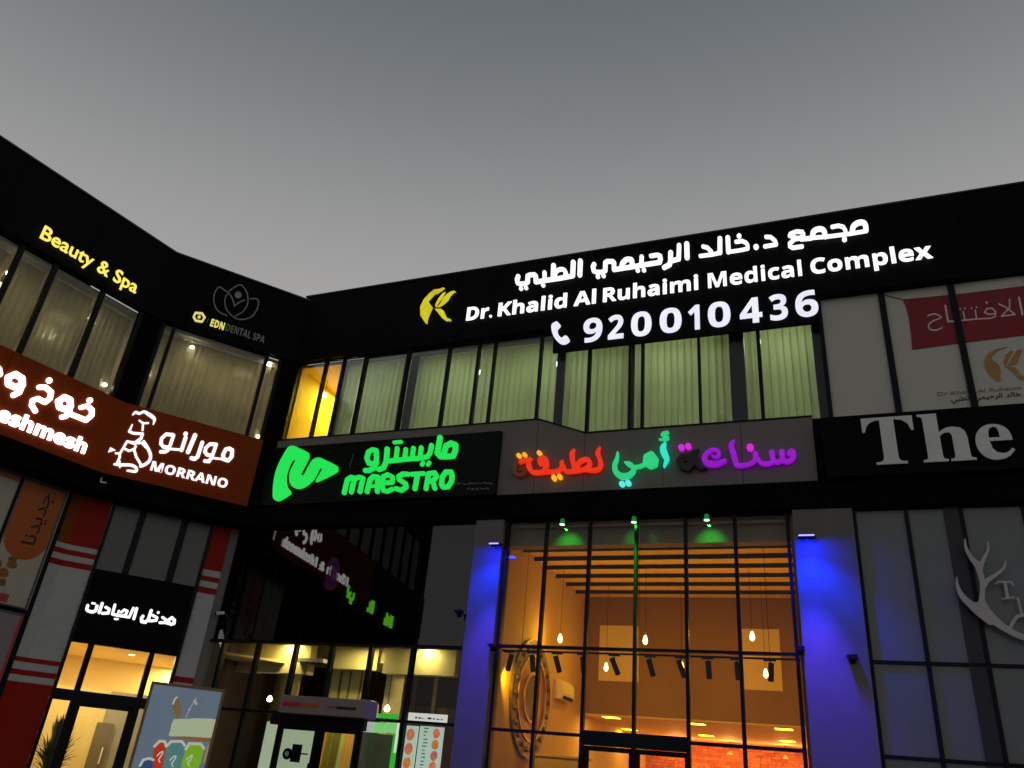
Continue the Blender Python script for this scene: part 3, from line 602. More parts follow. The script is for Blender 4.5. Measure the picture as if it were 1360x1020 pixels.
curtain(LEFT, lus[2]+.03, lus[3]-.02, .5, ST-.18, WB-.2, 'sheer curtain in the left wing window nearest the corner pier', G_, SHEER, seed=4)
curtain(CHAM, cus[0]+.03, cus[1]-.02, .45, ST-.18, WB-.2, 'narrow sheer curtain left of the wide corner window', G_, SHEER, seed=5)
curtain(CHAM, cus[1]+.03, cus[2]-.02, .45, ST-.18, WB-.2, 'wide pleated curtain below the lotus emblem', G_, SHEER, seed=6)
curtain(CHAM, cus[2]+.03, cus[3]-.02, .45, ST-.18, WB-.2, 'narrow sheer curtain at the inner corner beside the orange room', G_, SHEER, seed=7)
for P_, c, e_, nm in [(LEFT, (-6.5, 2.4, WB-.2), 50, 'in the left edge room'), (LEFT, (-3.2, 2.4, WB-.2), 42, 'under the words Beauty and Spa'), (LEFT, (-1.3, 2.4, WB-.2), 34, 'nearest the corner pier'), (CHAM, (-2.6, 1.5, WB-.2), 26, 'left of the corner window'), (CHAM, (-1.2, 1.5, WB-.2), 26, 'right of the corner window')]:
    ceiling_lamp(lw, P_, c, .6, .6, e_*.42, (1, .80, .46), 'warm ceiling panel behind the sheer curtains '+nm, 'ceiling panels behind the sheer curtains', es=2)
BULB = emis('warm_bulb_light', (1, .88, .62), 14)
def chandelier(P_, x, y, v, n, label, r=.09):
    u_, z_ = P_.at(x, y, v); t = Thing('chandelier', P_, (u_, v, z_), label, 'chandelier', 'small chandeliers behind the spa curtains')
    q = MB().tube((u_, v, z_+.05), (u_, v, WB-.13), .008)
    q.link('stem', mat('brass', (.5, .35, .12), .3, metal=1), t)
    if n == 1: MB().lathe((u_, v, z_), [(.01, -.045), (.05, -.03), (.06, 0), (.05, .03), (.01, .045)], 12).link('bulb', BULB, t, smooth=True); return
    for i in range(n):
        a = 6.283*i/n+.4; bu, bv = u_+r*math.cos(a), v+r*math.sin(a)
        MB().tube((u_, v, z_+.04), (bu, bv, z_-.03), .006).link('arm', MATS['brass'], t)
        MB().lathe((bu, bv, z_), [(.005, -.035), (.03, -.01), (.025, .02), (.004, .05)], 10).link('bulb', BULB, t, smooth=True)
chandelier(LEFT, 11, 363, .42, 1, 'single bright bulb at the left edge window')
chandelier(LEFT, 62, 447, .75, 4, 'cluster of bulbs behind the curtain left of the orange sign top', .11)
chandelier(LEFT, 122, 426, .7, 2, 'pair of bulbs beside the mullion right of Beauty and Spa', .13)
chandelier(LEFT, 139, 511, .42, 1, 'low single bulb just above the orange band near the corner pier')
chandelier(CHAM, 195, 497, .7, 4, 'cluster of bulbs in the narrow window left of the pleated curtain', .1)
chandelier(CHAM, 255, 461, .36, 1, 'single bulb high in the wide pleated curtain window')
chandelier(CHAM, 357, 484, .36, 1, 'small bulb in the narrow window at the inner corner')
chandelier(CHAM, 343, 580, .34, 1, 'tiny bulb low at the bottom right of the corner window')
# ---- Beauty & Spa letters
t = Thing('spa_sign', LEFT, (-3.5, -.08, 12.5), 'yellow lit Beauty and Spa letters on the black parapet', 'sign')
V = -.09
zb_, zc_ = LEFT.at(57, 318.5, V)[1], LEFT.at(62.5, 301, V)[1]; zb2_ = LEFT.at(181, 389.5, V)[1]; print('beauty', zb_, zc_, zb2_)
text(t, 'Beauty & Spa', lambda s: s, LEFT.at(55.5, 310, V)[0], LEFT.at(184, 380, V)[0], (zb_+zb2_)/2, (zb_+zb2_)/2+(zc_-zb_), YELL, V, off=.008, capref='B')
# ---- lotus emblem and small lettering
t = Thing('emblem_sign', CHAM, (CHAM.at(312, 400, -.05)[0], -.05, 12.6), 'thin grey unlit lotus flower emblem with half lit small lettering on the parapet', 'sign')
LG = mat('thin_grey_metal', (.30, .29, .29), .5)
for st in [('S', 8, (575, 550), (470, 500), (410, 410), (398, 290), (435, 195), (480, 165), (540, 205), (615, 265), (660, 350), (678, 430)), ('S', 8, (690, 556), (800, 490), (855, 390), (855, 270), (815, 185), (762, 135), (680, 165), (600, 230), (552, 320), (555, 430), (610, 520), (700, 590), (800, 602), (900, 570), (970, 490), (1002, 400), (985, 328), (890, 322)), ('s', 8, (680, 418), (735, 375), (815, 340)), ('d', 728, 272, 50)]:
    traced(t, 245, 365, 10.2, [st], LG, -.05, depth=.03, step=4, name='emblem_line')
YD = mat('pale_yellow_light', (.3, .28, .1), .4, emit=(.80, .70, .16), es=.9, var=.15, scale=8)
traced(t, 245, 365, 10.2, [('s', 15, (152, 512), (240, 520), (275, 575), (238, 632), (155, 618), (125, 565), (152, 512))], YD, -.06, depth=.03, name='camera_icon')
traced(t, 245, 365, 10.2, [('d', 200, 568, 22)], YD, -.06, depth=.03, name='camera_icon')
traced(t, 245, 365, 10.2, [('s', 5, (326, 590), (310, 640))], LG, -.05, depth=.02, step=3, name='divider_line')
zbE, zcE = CHAM.at(284, 434, -.06)[1], CHAM.at(286, 424.5, -.06)[1]
eu = [CHAM.at(x, y, -.06)[0] for x, y in ((279.5, 430), (298, 434), (299, 434), (352, 450))]
text(t, 'EDN', BOLD, eu[0], eu[1], zbE, zcE, YD, -.06, depth=.03, off=.01)
text(t, 'DENTAL SPA', BOLD, eu[2]+.03, eu[3], zbE, zcE, LG, -.06, depth=.03)
# ---- orange band with the two food signs
t = Thing('food_sign', LEFT, (-2.5, -.12, SB), 'long burnt orange sign band with white lit Meshmesh lettering on the left wing', 'sign')
k = 0
while k > -8.5:
    S(t, k-2.99, k-.004, -.12, .0, SB, ST, 'sign_panel', ORANGE); k -= 3.0
V = -.16
traced(t, 0, 480, 7.843, [('s', 26, (850, 478), (915, 462), (962, 505), (960, 560), (900, 612), (735, 545)), ('s', 33, (675, 372), (735, 400), (740, 465), (695, 500), (625, 475), (612, 415), (675, 372)), ('s', 27, (735, 480), (720, 540), (690, 570), (650, 578)),
       ('d', 940, 405, 31), ('d', 517, 198, 32), ('s', 27, (412, 268), (480, 268), (538, 320), (525, 385), (475, 425), (400, 385), (345, 405), (335, 455), (372, 515)),
       ('s', 34, (165, 132), (235, 175), (238, 245), (160, 265), (92, 235), (90, 165), (165, 132)), ('s', 30, (235, 245), (205, 320), (145, 350))], WHITEB, V, depth=.05)
traced(t, 0, 480, 7.843, [('s', 34, (-10, 80), (0, 130), (-60, 140), (-110, 90), (-60, 40), (-10, 80))], WHITEB, V, depth=.05)
zbM, zcM = LEFT.at(99.5, 597.8, V)[1], LEFT.at(105.2, 580, V)[1]
m1 = text(t, 'mesh', BOLD, LEFT.at(45, 575, V)[0], LEFT.at(113.5, 600, V)[0], zbM, zcM, WHITEB, V, depth=.05, off=.02)
text(t, 'esh', BOLD, LEFT.at(-3, 553, V)[0], LEFT.at(45.5, 569, V)[0]-.03, zbM, zcM, WHITEB, V, depth=.05, off=.02)
ue_ = LEFT.at(-3, 553, V)[0]
text(t, 'Khokh & M', BOLD, ue_-3.6, ue_-.06, zbM, zcM, WHITEB, V, depth=.05, off=.02)
t = Thing('restaurant_sign', CHAM, (-2.2, -.12, SB), 'burnt orange sign panel with white lit MORRANO lettering and chef emblem', 'sign')
ur = CHAM.at(341, 620, -.12)[0]
S(t, UC-.05, UC/2, -.12, 0, SB, ST, 'sign_panel', ORANGE); S(t, UC/2+.006, ur, -.12, 0, SB, ST, 'sign_panel', ORANGE)
V = -.15
CH = [('S', 17, (425, 155, 12), (462, 125), (512, 142), (575, 118), (630, 148, 24), (690, 188, 26), (718, 225, 20), (702, 285, 10)), ('S', 12, (512, 238), (562, 270), (632, 272)), ('s', 14, (563, 275), (555, 368)),
      ('s', 18, (415, 295, 10), (375, 385), (430, 410), (558, 418), (535, 480, 22), (450, 545, 24), (352, 522, 14)), ('S', 22, (572, 522, 18), (620, 600), (662, 700), (650, 780), (585, 835), (530, 855)),
      ('s', 17, (540, 845), (470, 730), (440, 630), (462, 590)), ('s', 15, (480, 545), (545, 540), (600, 600)), ('s', 17, (345, 522), (300, 600), (246, 690), (245, 740), (200, 830)), ('s', 15, (300, 612), (370, 650), (450, 620)),
      ('s', 12, (190, 680), (250, 685)), ('S', 20, (170, 830, 12), (250, 838), (400, 842), (468, 880), (462, 925), (350, 916, 14)), ('s', 12, (245, 790), (250, 870)), ('p', (118, 600), (192, 640), (85, 670))]
traced(t, 135, 535, 10.2, CH, WHITEL, V, name='chef_emblem', depth=.04, step=4)
MR = [('s', 23, (395, 175), (352, 300), (318, 370), (285, 387), (228, 386)), ('s', 23, (385, 168), (300, 160), (240, 215), (232, 285), (268, 325), (330, 330)), ('s', 15, (355, 350), (480, 360)), ('s', 26, (550, 205), (498, 365)),
      ('d', 550, 155, 30), ('s', 30, (672, 175), (582, 388)), ('s', 26, (765, 268), (705, 450), (668, 480), (625, 468)), ('s', 23, (940, 290), (865, 288), (812, 335), (800, 390), (832, 428), (885, 432)), ('s', 23, (945, 292), (892, 450), (852, 512), (798, 505)),
      ('s', 14, (905, 468), (1020, 480)), ('s', 26, (1115, 345), (1152, 368), (1145, 450), (1100, 500), (1040, 480), (1035, 420), (1070, 355), (1115, 345))]
traced(t, 190, 560, 9.714, MR, WHITEL, V, depth=.04)
zbR, zcR = CHAM.at(203, 627, V)[1], CHAM.at(204.5, 612.3, V)[1]; print('morrano', zbR, CHAM.at(298, 645.5, V)[1], zcR)
text(t, 'MORRANO', BOLD, CHAM.at(200.5, 620, V)[0], CHAM.at(303, 640, V)[0], (zbR+CHAM.at(298, 645.5, V)[1])/2, zcR, WHITEL, V, depth=.04, off=.008)
# ---- signs further along the left wing, seen as reflections in the dark glass of the cafe
def refl(x, y, vg=.2):
    r = ray(x, y); n_ = MAIN.i; o = MAIN.o+n_*vg-np.array([0, 0, EYE]); tt = (n_ @ o)/(n_ @ r); H = r*tt; rr = r-2*(r @ n_)*n_
    o = LEFT.o-LEFT.i*.14-np.array([0, 0, EYE]); t2 = (LEFT.i @ (o-H))/(LEFT.i @ rr); p = H+rr*t2; q = p-LEFT.o; return float(q @ LEFT.d), float(p[2]+EYE)
print('refl logo', refl(442, 762), 'green', refl(465, 787), refl(493, 805), refl(517, 824), 'end', refl(579, 690))
rl = refl(442, 762)
t = Thing('round_sign', LEFT, (rl[0], -.14, rl[1]), 'dim round purple shop emblem reflected in the dark glass', 'sign')
RING = [mat('plum_disc', (.16, .02, .08), .4, emit=(.5, .05, .2), es=.5), mat('violet_disc', (.05, .02, .14), .4, emit=(.12, .04, .5), es=.6), mat('pink_disc', (.3, .04, .12), .4, emit=(.6, .08, .3), es=.6)]
for i_, (r_, mt) in enumerate(zip((.62, .44, .26), RING)):
    MB().tube((rl[0], -.14-.02*i_, rl[1]), (rl[0], .0, rl[1]), r_, seg=40).link('disc', mt, t)
LIME = emis('lime_letter_light', (.16, .85, .02), 5)
g1, g2, g3 = refl(465, 787), refl(493, 805), refl(517, 824)
t = Thing('lime_sign', LEFT, (g1[0], -.14, SB), 'lime green lit shop lettering far along the left wing, reflected in the dark glass', 'sign')
text(t, '\uFE91\uFEF2'[::-1], lambda s: s, g1[0]-.5, g1[0]+.3, g1[1]-.25, g1[1]+.25, LIME, -.15, off=.05, capref='\uFE91', split=False)
for a_, b_, z_ in ((g2[0]-.35, g2[0]+.25, g2[1]), (g3[0]-.5, g3[0]+.5, g3[1])):
    n_ = 3 if b_-a_ < .8 else 4; w_ = (b_-a_)/n_
    for k_ in range(n_): B(a_+k_*w_, a_+k_*w_+w_*.62, -.15, -.03, z_-.26+(.12 if k_ == 1 else 0), z_+.26-(.1 if k_ == 2 else 0)).link('light_panel', LIME, t)
S(lw, LE, -9.01, -.1, .0, SB, ST, 'sign_panel', BLACK)
# ================================================================== GROUND FLOOR, right wing
VG = .2
RAILM = MATS['charcoal_window_frame']
def glazing(T_, cols, rows, v, name_p='glass_pane', pane=GLASS, wd=.07, rd_=.06, skip=(), v_in=.012, mname='mullion'):
    """cols: u positions, rows: z positions; a pane in every cell, mullions and transoms between"""
    for i in range(len(cols)-1):
        for j in range(len(rows)-1):
            if (i, j) in skip: continue
            B(cols[i]+wd/2, cols[i+1]-wd/2, v, v+v_in, rows[j]+rd_/2, rows[j+1]-rd_/2).link(name_p, pane, T_)
    for c in cols: S(T_, c-wd/2, c+wd/2, v-.06, v+.08, rows[0], rows[-1], mname, FRAME, bevel=.006)
    for r_ in rows[1:-1]: S(T_, cols[0], cols[-1], v-.052, v+.072, r_-rd_/2, r_+rd_/2, 'transom', FRAME)
# ---------------- café with the high glazed front
cf = Thing('cafe_shopfront', MAIN, (10, VG, 0), 'tall glazed cafe front between the two blue lit columns', 'shopfront')
cx = [(661, 860), (721.5, 776), (780.5, 776), (844, 776), (911.3, 770), (979, 770), (1052, 780)]
cus_ = [MAIN.at(x, y, VG-.02)[0] for x, y in cx]
zr1 = MAIN.at(870, 864, VG)[1]; zr2 = MAIN.at(1000, 993.5, VG)[1]; zr2b = MAIN.at(700, 971, VG)[1]; print('cafe rails', zr1, zr2, zr2b, cus_)
zr2 = (zr2+zr2b)/2; ZT = ZBEAM-.01
glazing(cf, cus_, [0.02, zr2, zr1, ZT], VG, pane=GLASSC, skip=[(2, 0), (3, 0)])
# door between 770 and 918
d0, d1 = MAIN.at(772, 985, VG)[0], MAIN.at(917, 985, VG)[0]
S(cf, d0+.05, d1-.02, VG-.07, VG+.09, zr2-.17, zr2+.10, 'door_head', FRAME)
dm = MAIN.at(841.5, 1000, VG)[0]
for a, b, nm in ((MAIN.at(774, 1000, VG)[0], dm, 'left'), (dm, MAIN.at(916, 1000, VG)[0], 'right')):
    dr = B(a+.004, a+.13, VG-.03, VG+.03, .02, zr2-.18)
    dr.box(b-.09, b-.004, VG-.03, VG+.03, .02, zr2-.18).box(a+.13, b-.09, VG-.03, VG+.03, zr2-.27, zr2-.18).box(a+.13, b-.09, VG-.03, VG+.03, .02, .2)
    do = dr.link('door', FRAME, cf); B(a+.13, b-.09, VG-.006, VG+.006, .2, zr2-.27).link('door_pane', GLASSD, cf, parent=do)
    hx = b-.12 if nm == 'left' else a+.12; MB().tube((hx, VG-.09, .8), (hx, VG-.09, 1.5), .016).link('door_handle', SIL, cf, parent=do)
# interior
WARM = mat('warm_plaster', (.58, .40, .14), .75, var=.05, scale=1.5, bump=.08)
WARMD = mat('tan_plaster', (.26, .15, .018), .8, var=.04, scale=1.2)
UL, UR, VB, VBB = 6.62, 13.72, 9.08, 18.6; ZC = 7.3
zm = 3.69
S(cf, UL-.1, UL, VG+.1, VBB, 0, ZC+.2, 'room_wall', WARM, label='left plaster wall with the round plate'); S(cf, UR, UR+.1, VG+.1, VBB, 0, ZC+.2, 'room_wall', WARM)
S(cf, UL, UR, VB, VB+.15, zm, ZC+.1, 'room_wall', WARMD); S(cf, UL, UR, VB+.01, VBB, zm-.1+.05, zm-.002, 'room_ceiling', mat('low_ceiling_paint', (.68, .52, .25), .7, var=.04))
CEILO = mat('ochre_ceiling_board', (.78, .52, .12), .7, var=.1, scale=3)
DKB = mat('dark_wood_beam', (.012, .008, .005), .7, spec=.1)
vd = [MAIN.atz(940, y, ZC)[1] for y in (724, 737, 749.5, 762, 773.5, 784.5, 793.5)]; print('beam depths', vd)
edges_v = [2.2, vd[0]]+[v_ for v_ in vd[1:-1]]+[VB]
for a, b in zip(edges_v[:-1], edges_v[1:]): S(cf, UL, UR, a+.05, b-.05, ZC, ZC+.06, 'ceiling_board', CEILO)
for a in edges_v[1:-1]: S(cf, UL, UR, a-.035, a+.035, ZC-.10, ZC+.08, 'ceiling_beam', DKB)
S(cf, UL, UR, VG+.3, VB, ZC+.1, ZC+.16, 'room_ceiling', DKB)
zbk = MAIN.at(870, 722, .62)[1]
S(cf, UL, UR, .62, .95, zbk, ZC+.05, 'bulkhead', mat('grey_bulkhead', (.30, .25, .17), .7, var=.06), label='grey ceiling bulkhead behind the top panes')
MB().tube((UL, .52, MAIN.at(700, 699, .52)[1]), (UR, .52, MAIN.at(1040, 692, .52)[1]), .045, seg=14).link('duct_pipe', mat('copper_pipe', (.5, .28, .12), .4, metal=.4), cf)
FLW = mat('brown_floor_tile', (.35, .22, .12), .5, var=.1)
S(cf, UL, UR, VG+.1, VBB, -.01, .02, 'room_floor', FLW)
for (x0, y0, x1, y1) in [(797, 830.5, 848, 906), (985, 835, 1040, 918)]:
    a, zt1 = MAIN.at(x0, y0, VB-.03); b, zb1 = MAIN.at(x1, y1, VB-.03)
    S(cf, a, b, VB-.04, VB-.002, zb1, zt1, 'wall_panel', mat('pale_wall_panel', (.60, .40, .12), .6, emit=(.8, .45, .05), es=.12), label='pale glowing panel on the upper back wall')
# brick wall at the back: real bricks, proud of their joints
BRM = [mat('brick_%d' % i, c, .85, var=.25, scale=9, bump=.3) for i, c in enumerate([(.50, .16, .07), (.42, .12, .055), (.58, .21, .10)])]
S(cf, UL, UR, VBB, VBB+.2, 0, zm, 'brick_wall_backing', mat('brick_mortar', (.28, .13, .08), .9, var=.2))
BU0, BU1 = MAIN.at(800, 1003, VBB)[0], UR
rb = random.Random(9); mbs = [MB(), MB(), MB()]; zz = 0; row = 0
brick_me = None
while zz < zm-.02:
    hgt = rb.uniform(.085, .14); x = BU0+rb.uniform(-.3, 0)
    while x < BU1:
        L = rb.uniform(.18, .42); a, b = max(x, BU0), min(x+L-.02, BU1)
        if b-a > .05:
            k = rb.randrange(3); dj = rb.uniform(.005, .05); mbs[k].box(a, b, VBB-dj, VBB+.01, zz+.008, min(zz+hgt-.008, zm-.01))
        x += L
    zz += hgt; row += 1
for k in range(3): mbs[k].link('brickwork', BRM[k], cf, kind='stuff')
S(cf, BU0-1.0, BU0-.5, VBB-.3, VBB-.02, 0, 2.5, 'dark_red_door', mat('dark_red_door', (.20, .015, .01), .5))
# carved round plate on the left wall
def wall_disc(Tn, u_, v0_, z0_, rings):
    for i, (r0, r1, mt, dt, nm) in enumerate(rings):
        q = MB(); n = 56
        for j in range(n):
            a = 2*math.pi*j/n
            for r_, uu in ((r1, u_), (r0, u_), (r1, u_+dt), (r0, u_+dt)): q.v.append((uu, v0_+r_*math.cos(a), z0_+r_*math.sin(a)))
        for j in range(n):
            a = 4*j; b = 4*((j+1) % n); q.f += [(a+2, b+2, b+3, a+3), (a, b, b+2, a+2), (a+3, b+3, b+1, a+1)]
        q.link(nm, mt, Tn)
vdc, zdc = MAIN.atu(700, 925, UL+.03); vl_, _ = MAIN.atu(678, 925, UL+.03); vr_, _ = MAIN.atu(728, 925, UL+.03); _, zt1 = MAIN.atu(705, 845, UL+.03)
vdc = (vl_+vr_)/2; rr_ = (abs(vr_-vl_)/2+abs(zt1-zdc))/2; print('disc', vl_, vr_, zdc, zt1, rr_)
t = Thing('wall_plate', MAIN, (UL+.02, vdc, zdc), 'large round carved metal plate hanging on the left wall inside the cafe', 'wall decoration')
PLM = mat('aged_brass_relief', (.10, .08, .05), .45, metal=.5, var=.6, scale=14, bump=1); PLR = mat('copper_relief', (.26, .09, .03), .5, metal=.3, var=.5, scale=10, bump=.8)
wall_disc(t, UL+.01, vdc, zdc, [(rr_*.72, rr_, PLM, .07, 'outer_ring'), (rr_*.70, rr_*.73, mat('gold_rim', (.45, .30, .10), .45, metal=.6), .10, 'rim'), (rr_*.42, rr_*.70, PLR, .05, 'middle_ring'), (rr_*.38, rr_*.42, MATS['gold_rim'], .09, 'rim'), (.0, rr_*.38, PLM, .04, 'centre')])
for j in range(22):
    a = 2*math.pi*j/22; rr2 = rr_*.86
    MB().lathe((0, 0, 0), [(.01, 0), (.08, .02), (.05, .06), (.01, .08)], 8)
    q = MB().tube((UL+.05, vdc+rr2*math.cos(a), zdc+rr2*math.sin(a)), (UL+.14, vdc+rr2*math.cos(a), zdc+rr2*math.sin(a)), .10, .05, 10); q.link('boss', PLM, t)
# air conditioner on the left wall
va1, za1 = MAIN.atu(738, 912, UL+.05); va2, za2 = MAIN.atu(766, 930, UL+.05); print('ac', va1, va2, za1, za2)
t = Thing('air_conditioner', MAIN, (UL+.02, (va1+va2)/2, za2), 'cream wall mounted air conditioner beside the round plate', 'air conditioner')
q = MB(); prof = [(.0, .38), (.16, .38), (.26, .30), (.28, .12), (.22, .0), (.0, .0)]; vA, vB_ = va1, va1+1.15; n = len(prof); zA = (za1+za2)/2-.25
q.v = [(UL+a, vA, zA+b*1.4) for a, b in prof]+[(UL+a, vB_, zA+b*1.4) for a, b in prof]
q.f = [tuple(range(n-1, -1, -1)), tuple(range(n, 2*n))]+[(i, (i+1) % n, n+(i+1) % n, n+i) for i in range(n)]
q.link('body', mat('cream_plastic', (.75, .70, .55), .5), t, bevel=.02)
B(UL+.20, UL+.275, vA+.15, vB_-.15, zA+.02, zA+.1).link('air_outlet', DKB, t)
# counter at the lower left with some small white lettering
cu1, cz1 = MAIN.at(705, 1003, 4.0)
t = Thing('service_counter', MAIN, (cu1, 4.0, 0), 'yellowish cafe counter low behind the left panes', 'counter')
B(MAIN.at(708, 1003, 4.0)[0], MAIN.at(772, 1003, 4.0)[0], 4.0, 4.7, .02, cz1).link('counter_body', mat('ochre_counter', (.55, .42, .14), .6, var=.1), t)
B(MAIN.at(706, 1003, 4.0)[0], MAIN.at(775, 1003, 4.0)[0], 3.95, 4.75, cz1, cz1+.05).link('counter_top', WARM, t)
# pendants
PB = emis('filament_bulb_light', (1, .62, .18), 9)
pend = [(744, 848, 5.0, 'hanging bulb behind the second pane column from the left'), (857, 850, 5.0, 'hanging bulb just right of the green lit post'), (999, 845, 5.0, 'hanging bulb before the right pale wall panel, upper row')]
zp = MAIN.at(744, 848, 5.0)[1]
pend2 = [(805, 886, 'lower hanging bulb before the left pale wall panel'), (905.5, 885, 'lower hanging bulb next to a track spot in the middle'), (1017, 894.5, 'lower hanging bulb before the right pale wall panel, lower row')]
allp = [(MAIN.at(x, y, v_)[0], v_, MAIN.at(x, y, v_)[1], nm) for x, y, v_, nm in pend]+[(MAIN.at(x, y, 7.2)[0], 7.2, MAIN.at(x, y, 7.2)[1], nm) for x, y, nm in pend2]
for i, (u_, v_, z_, nm) in enumerate(allp):
    t = Thing('pendant_bulb', MAIN, (u_, v_, z_), nm, 'pendant lamp', 'bare bulbs hanging in the cafe')
    MB().tube((u_, v_, z_+.19), (u_, v_, ZC-.06), .006, seg=6).link('cord', DKB, t)
    MB().tube((u_, v_, z_+.12), (u_, v_, z_+.2), .028, seg=10).link('socket', MATS['brass'], t)
    MB().lathe((u_, v_, z_), [(.01, -.12), (.05, -.09), (.068, -.03), (.05, .05), (.025, .12)], 12).link('bulb', PB, t, smooth=True)
    lamp(t, 'bulb_light', 'POINT', (u_, v_-.12, z_), 34, (1, .50, .010), size=.08)
# track spots
t = Thing('lighting_track', MAIN, (10, 2.0, 5.0), 'thin black ceiling track carrying the spotlights behind the mid rail', 'light track')
zt2 = MAIN.at(850, 869.5, 2.0)[1]
q = B(UL+.05, UR-.05, 1.98, 2.02, zt2-.02, zt2+.02)
q.link('rail', BEAM, t)
for k in range(3):
    uu = UL+.6+k*2.9; MB().tube((uu, 2.0, zt2), (uu, 2.0, ZC-.07), .006, seg=6).link('wire', BEAM, t)
sp = [(676, 880, -.35), (706.5, 880, -.02), (739.6, 884, .2), (774, 878, 0), (816, 887, .35), (864, 888, .2), (904.7, 887, .3), (941, 892, 0), (979.6, 893, .0), (1024, 895, -.1)]
lab = ['leftmost', 'second from the left, before the round plate', 'third from the left, above the air conditioner', 'half hidden by a mullion left of the pale panel', 'before the left pale wall panel', 'first right of the green lit post', 'beside a hanging bulb in the middle', 'in the middle of the fifth pane column', 'half hidden by the mullion left of the right pale panel', 'rightmost, before the right pale wall panel']
for (x, y, tl), nm in zip(sp, lab):
    u_, z_ = MAIN.at(x, y, 2.0); t = Thing('track_spotlight', MAIN, (u_, 2.0, zt2), 'black cylinder track spotlight, '+nm, 'spotlight', 'black spotlights on the cafe track')
    B(u_-.14, u_+.12, 1.965, 2.035, zt2-.05, zt2-.021).link('adapter', BEAM, t)
    MB().tube((u_, 2.0, zt2-.05), (u_, 2.0, zt2-.14), .012).link('stem', BEAM, t)
    a = (u_-tl*.18, 1.97, zt2-.10); b = (u_+tl*.18, 2.12, zt2-.44)
    MB().tube(a, b, .062, .062, 16).link('lamp_body', BEAM, t)
    if nm[:4] in ('left', 'thir', 'firs', 'righ') or 'middle of' in nm:
        lamp(t, 'spot_beam', 'SPOT', (b[0], b[1]+.02, b[2]-.03), 125, (1, .50, .012), size=.05, aim=(u_+tl*2, 6.4, 2.6), spot=1.7, blend=.8)
# recessed downlights in the low ceiling
dl = [(812, 952.5), (836, 968.5), (925, 961), (938, 976.5), (1041, 968), (1046, 984)]
for (x, y), nm in zip(dl, ['left pair, nearer', 'left pair, farther', 'middle pair, nearer', 'middle pair, farther', 'right pair, nearer', 'right pair, farther']):
    u_, v_ = MAIN.atz(x, y, zm-.05); ceiling_lamp(cf, MAIN, (u_, v_, zm-.062), .55, .55, 30, (1, .56, .03), 'recessed downlight in the low cafe ceiling, '+nm, 'downlights in the low cafe ceiling', es=9)
for k, (u_, v_) in enumerate([(8.2, 17.2), (10.2, 17.2), (12.2, 17.2)]):  # extra lamps added to brighten the brickwork, no fixture known there
    t = Thing('added_brick_lamp', MAIN, (u_, v_, 3.0), ['left', 'middle', 'right'][k]+' lamp added before the brick wall to brighten it', 'pendant lamp', 'lamps added to brighten the brick wall')
    MB().lathe((u_, v_, 3.2), [(.14, 0), (.09, .1), (.02, .14)], 14).link('shade', MATS['copper_pipe'], t); MB().tube((u_, v_, 3.33), (u_, v_, zm-.05), .008).link('cord', DKB, t)
    lamp(t, 'lamp_light', 'POINT', (u_, v_-.2, 3.05), 110, (1, .40, .10), size=.12)
# ---- green spots under the soffit
GRL = emis('green_white_lens', (.55, 1, .62), 3)
for (x, y, aimv), nm in zip([(747, 691, .9), (842, 690, .3), (938.5, 687, .9)], ['left', 'middle, its beam runs down the post', 'right']):
    u_, z_ = MAIN.at(x, y, .04); z_ = min(z_, ZBEAM-.12)
    t = Thing('green_spotlight', MAIN, (u_, .04, ZBEAM), 'small green spotlight under the black soffit, '+nm, 'spotlight', 'green spotlights under the soffit')
    MB().tube((u_, .04, z_+.06), (u_, .04, ZBEAM-.001), .018).link('stem', BEAM, t)
    MB().tube((u_, .04, z_-.05), (u_, .05, z_+.07), .062, .05, 16).link('lamp_body', mat('green_lit_housing', (.02, .3, .08), .4, emit=(0, .35, .05), es=.35), t)
    MB().tube((u_, .04, z_-.062), (u_, .04, z_-.051), .058, seg=16).link('lens', GRL, t)
    mid = nm[0] == 'm'
    lamp(t, 'green_beam', 'SPOT', (u_, .045 if mid else .05, z_-.08), 2600 if mid else 26, (.02, 1, .04), size=.03, aim=(u_, .14 if mid else .62, z_-2.2 if mid else z_-.42), spot=math.radians(20 if mid else 74), blend=1)
    if mid: lamp(t, 'green_spill', 'SPOT', (u_, .05, z_-.08), 16, (.02, 1, .04), size=.03, aim=(u_, .62, z_-.36), spot=math.radians(80), blend=1)
# ---- blue washers
def washer(u_, z_, label, wdt, e1, e2):
    t = Thing('wall_washer', MAIN, (u_, -.02, z_), label, 'wall light', 'blue wall washers on the columns')
    MB().box(u_-wdt/2, u_+wdt/2, -.27, -.02, z_, z_+.03).link('housing', FRAME, t)
    MB().box(u_-wdt/2+.02, u_+wdt/2-.02, -.273, -.255, z_-.008, z_+.02).link('lens_strip', emis('blue_white_lens', (.50, .42, 1), 1.3), t)
    MB().tube((u_, -.02, z_+.02), (u_, .035, z_+.02), .03).link('bracket', SIL, t)
    lamp(t, 'blue_light', 'AREA', (u_, -.42, z_-.02), e1, (.0, .012, 1), size=wdt*.9, size_y=.1, aim=(u_, .0, z_-1.6))
    lamp(t, 'blue_beam', 'SPOT', (u_, -.62, z_-.05), e1*13, (.0, .022, 1), size=.06, aim=(u_, .03, z_-2.3), spot=math.radians(104), blend=.8)
    lamp(t, 'far_beam', 'SPOT', (u_, -.70, z_-.05), e1*52, (.01, .02, 1), size=.06, aim=(u_, .03, z_-3.7), spot=math.radians(42), blend=1)
    lamp(t, 'violet_light', 'SPOT', (u_, -.9, z_-.1), e2*22, (.16, .02, .62), size=.1, aim=(u_, .03, z_-5.6), spot=math.radians(52), blend=1)
uR, zR = MAIN.at(1071, 711, -.27); washer(uR, zR, 'blue LED washer bar high on the wide right column', .34, 34, 40)
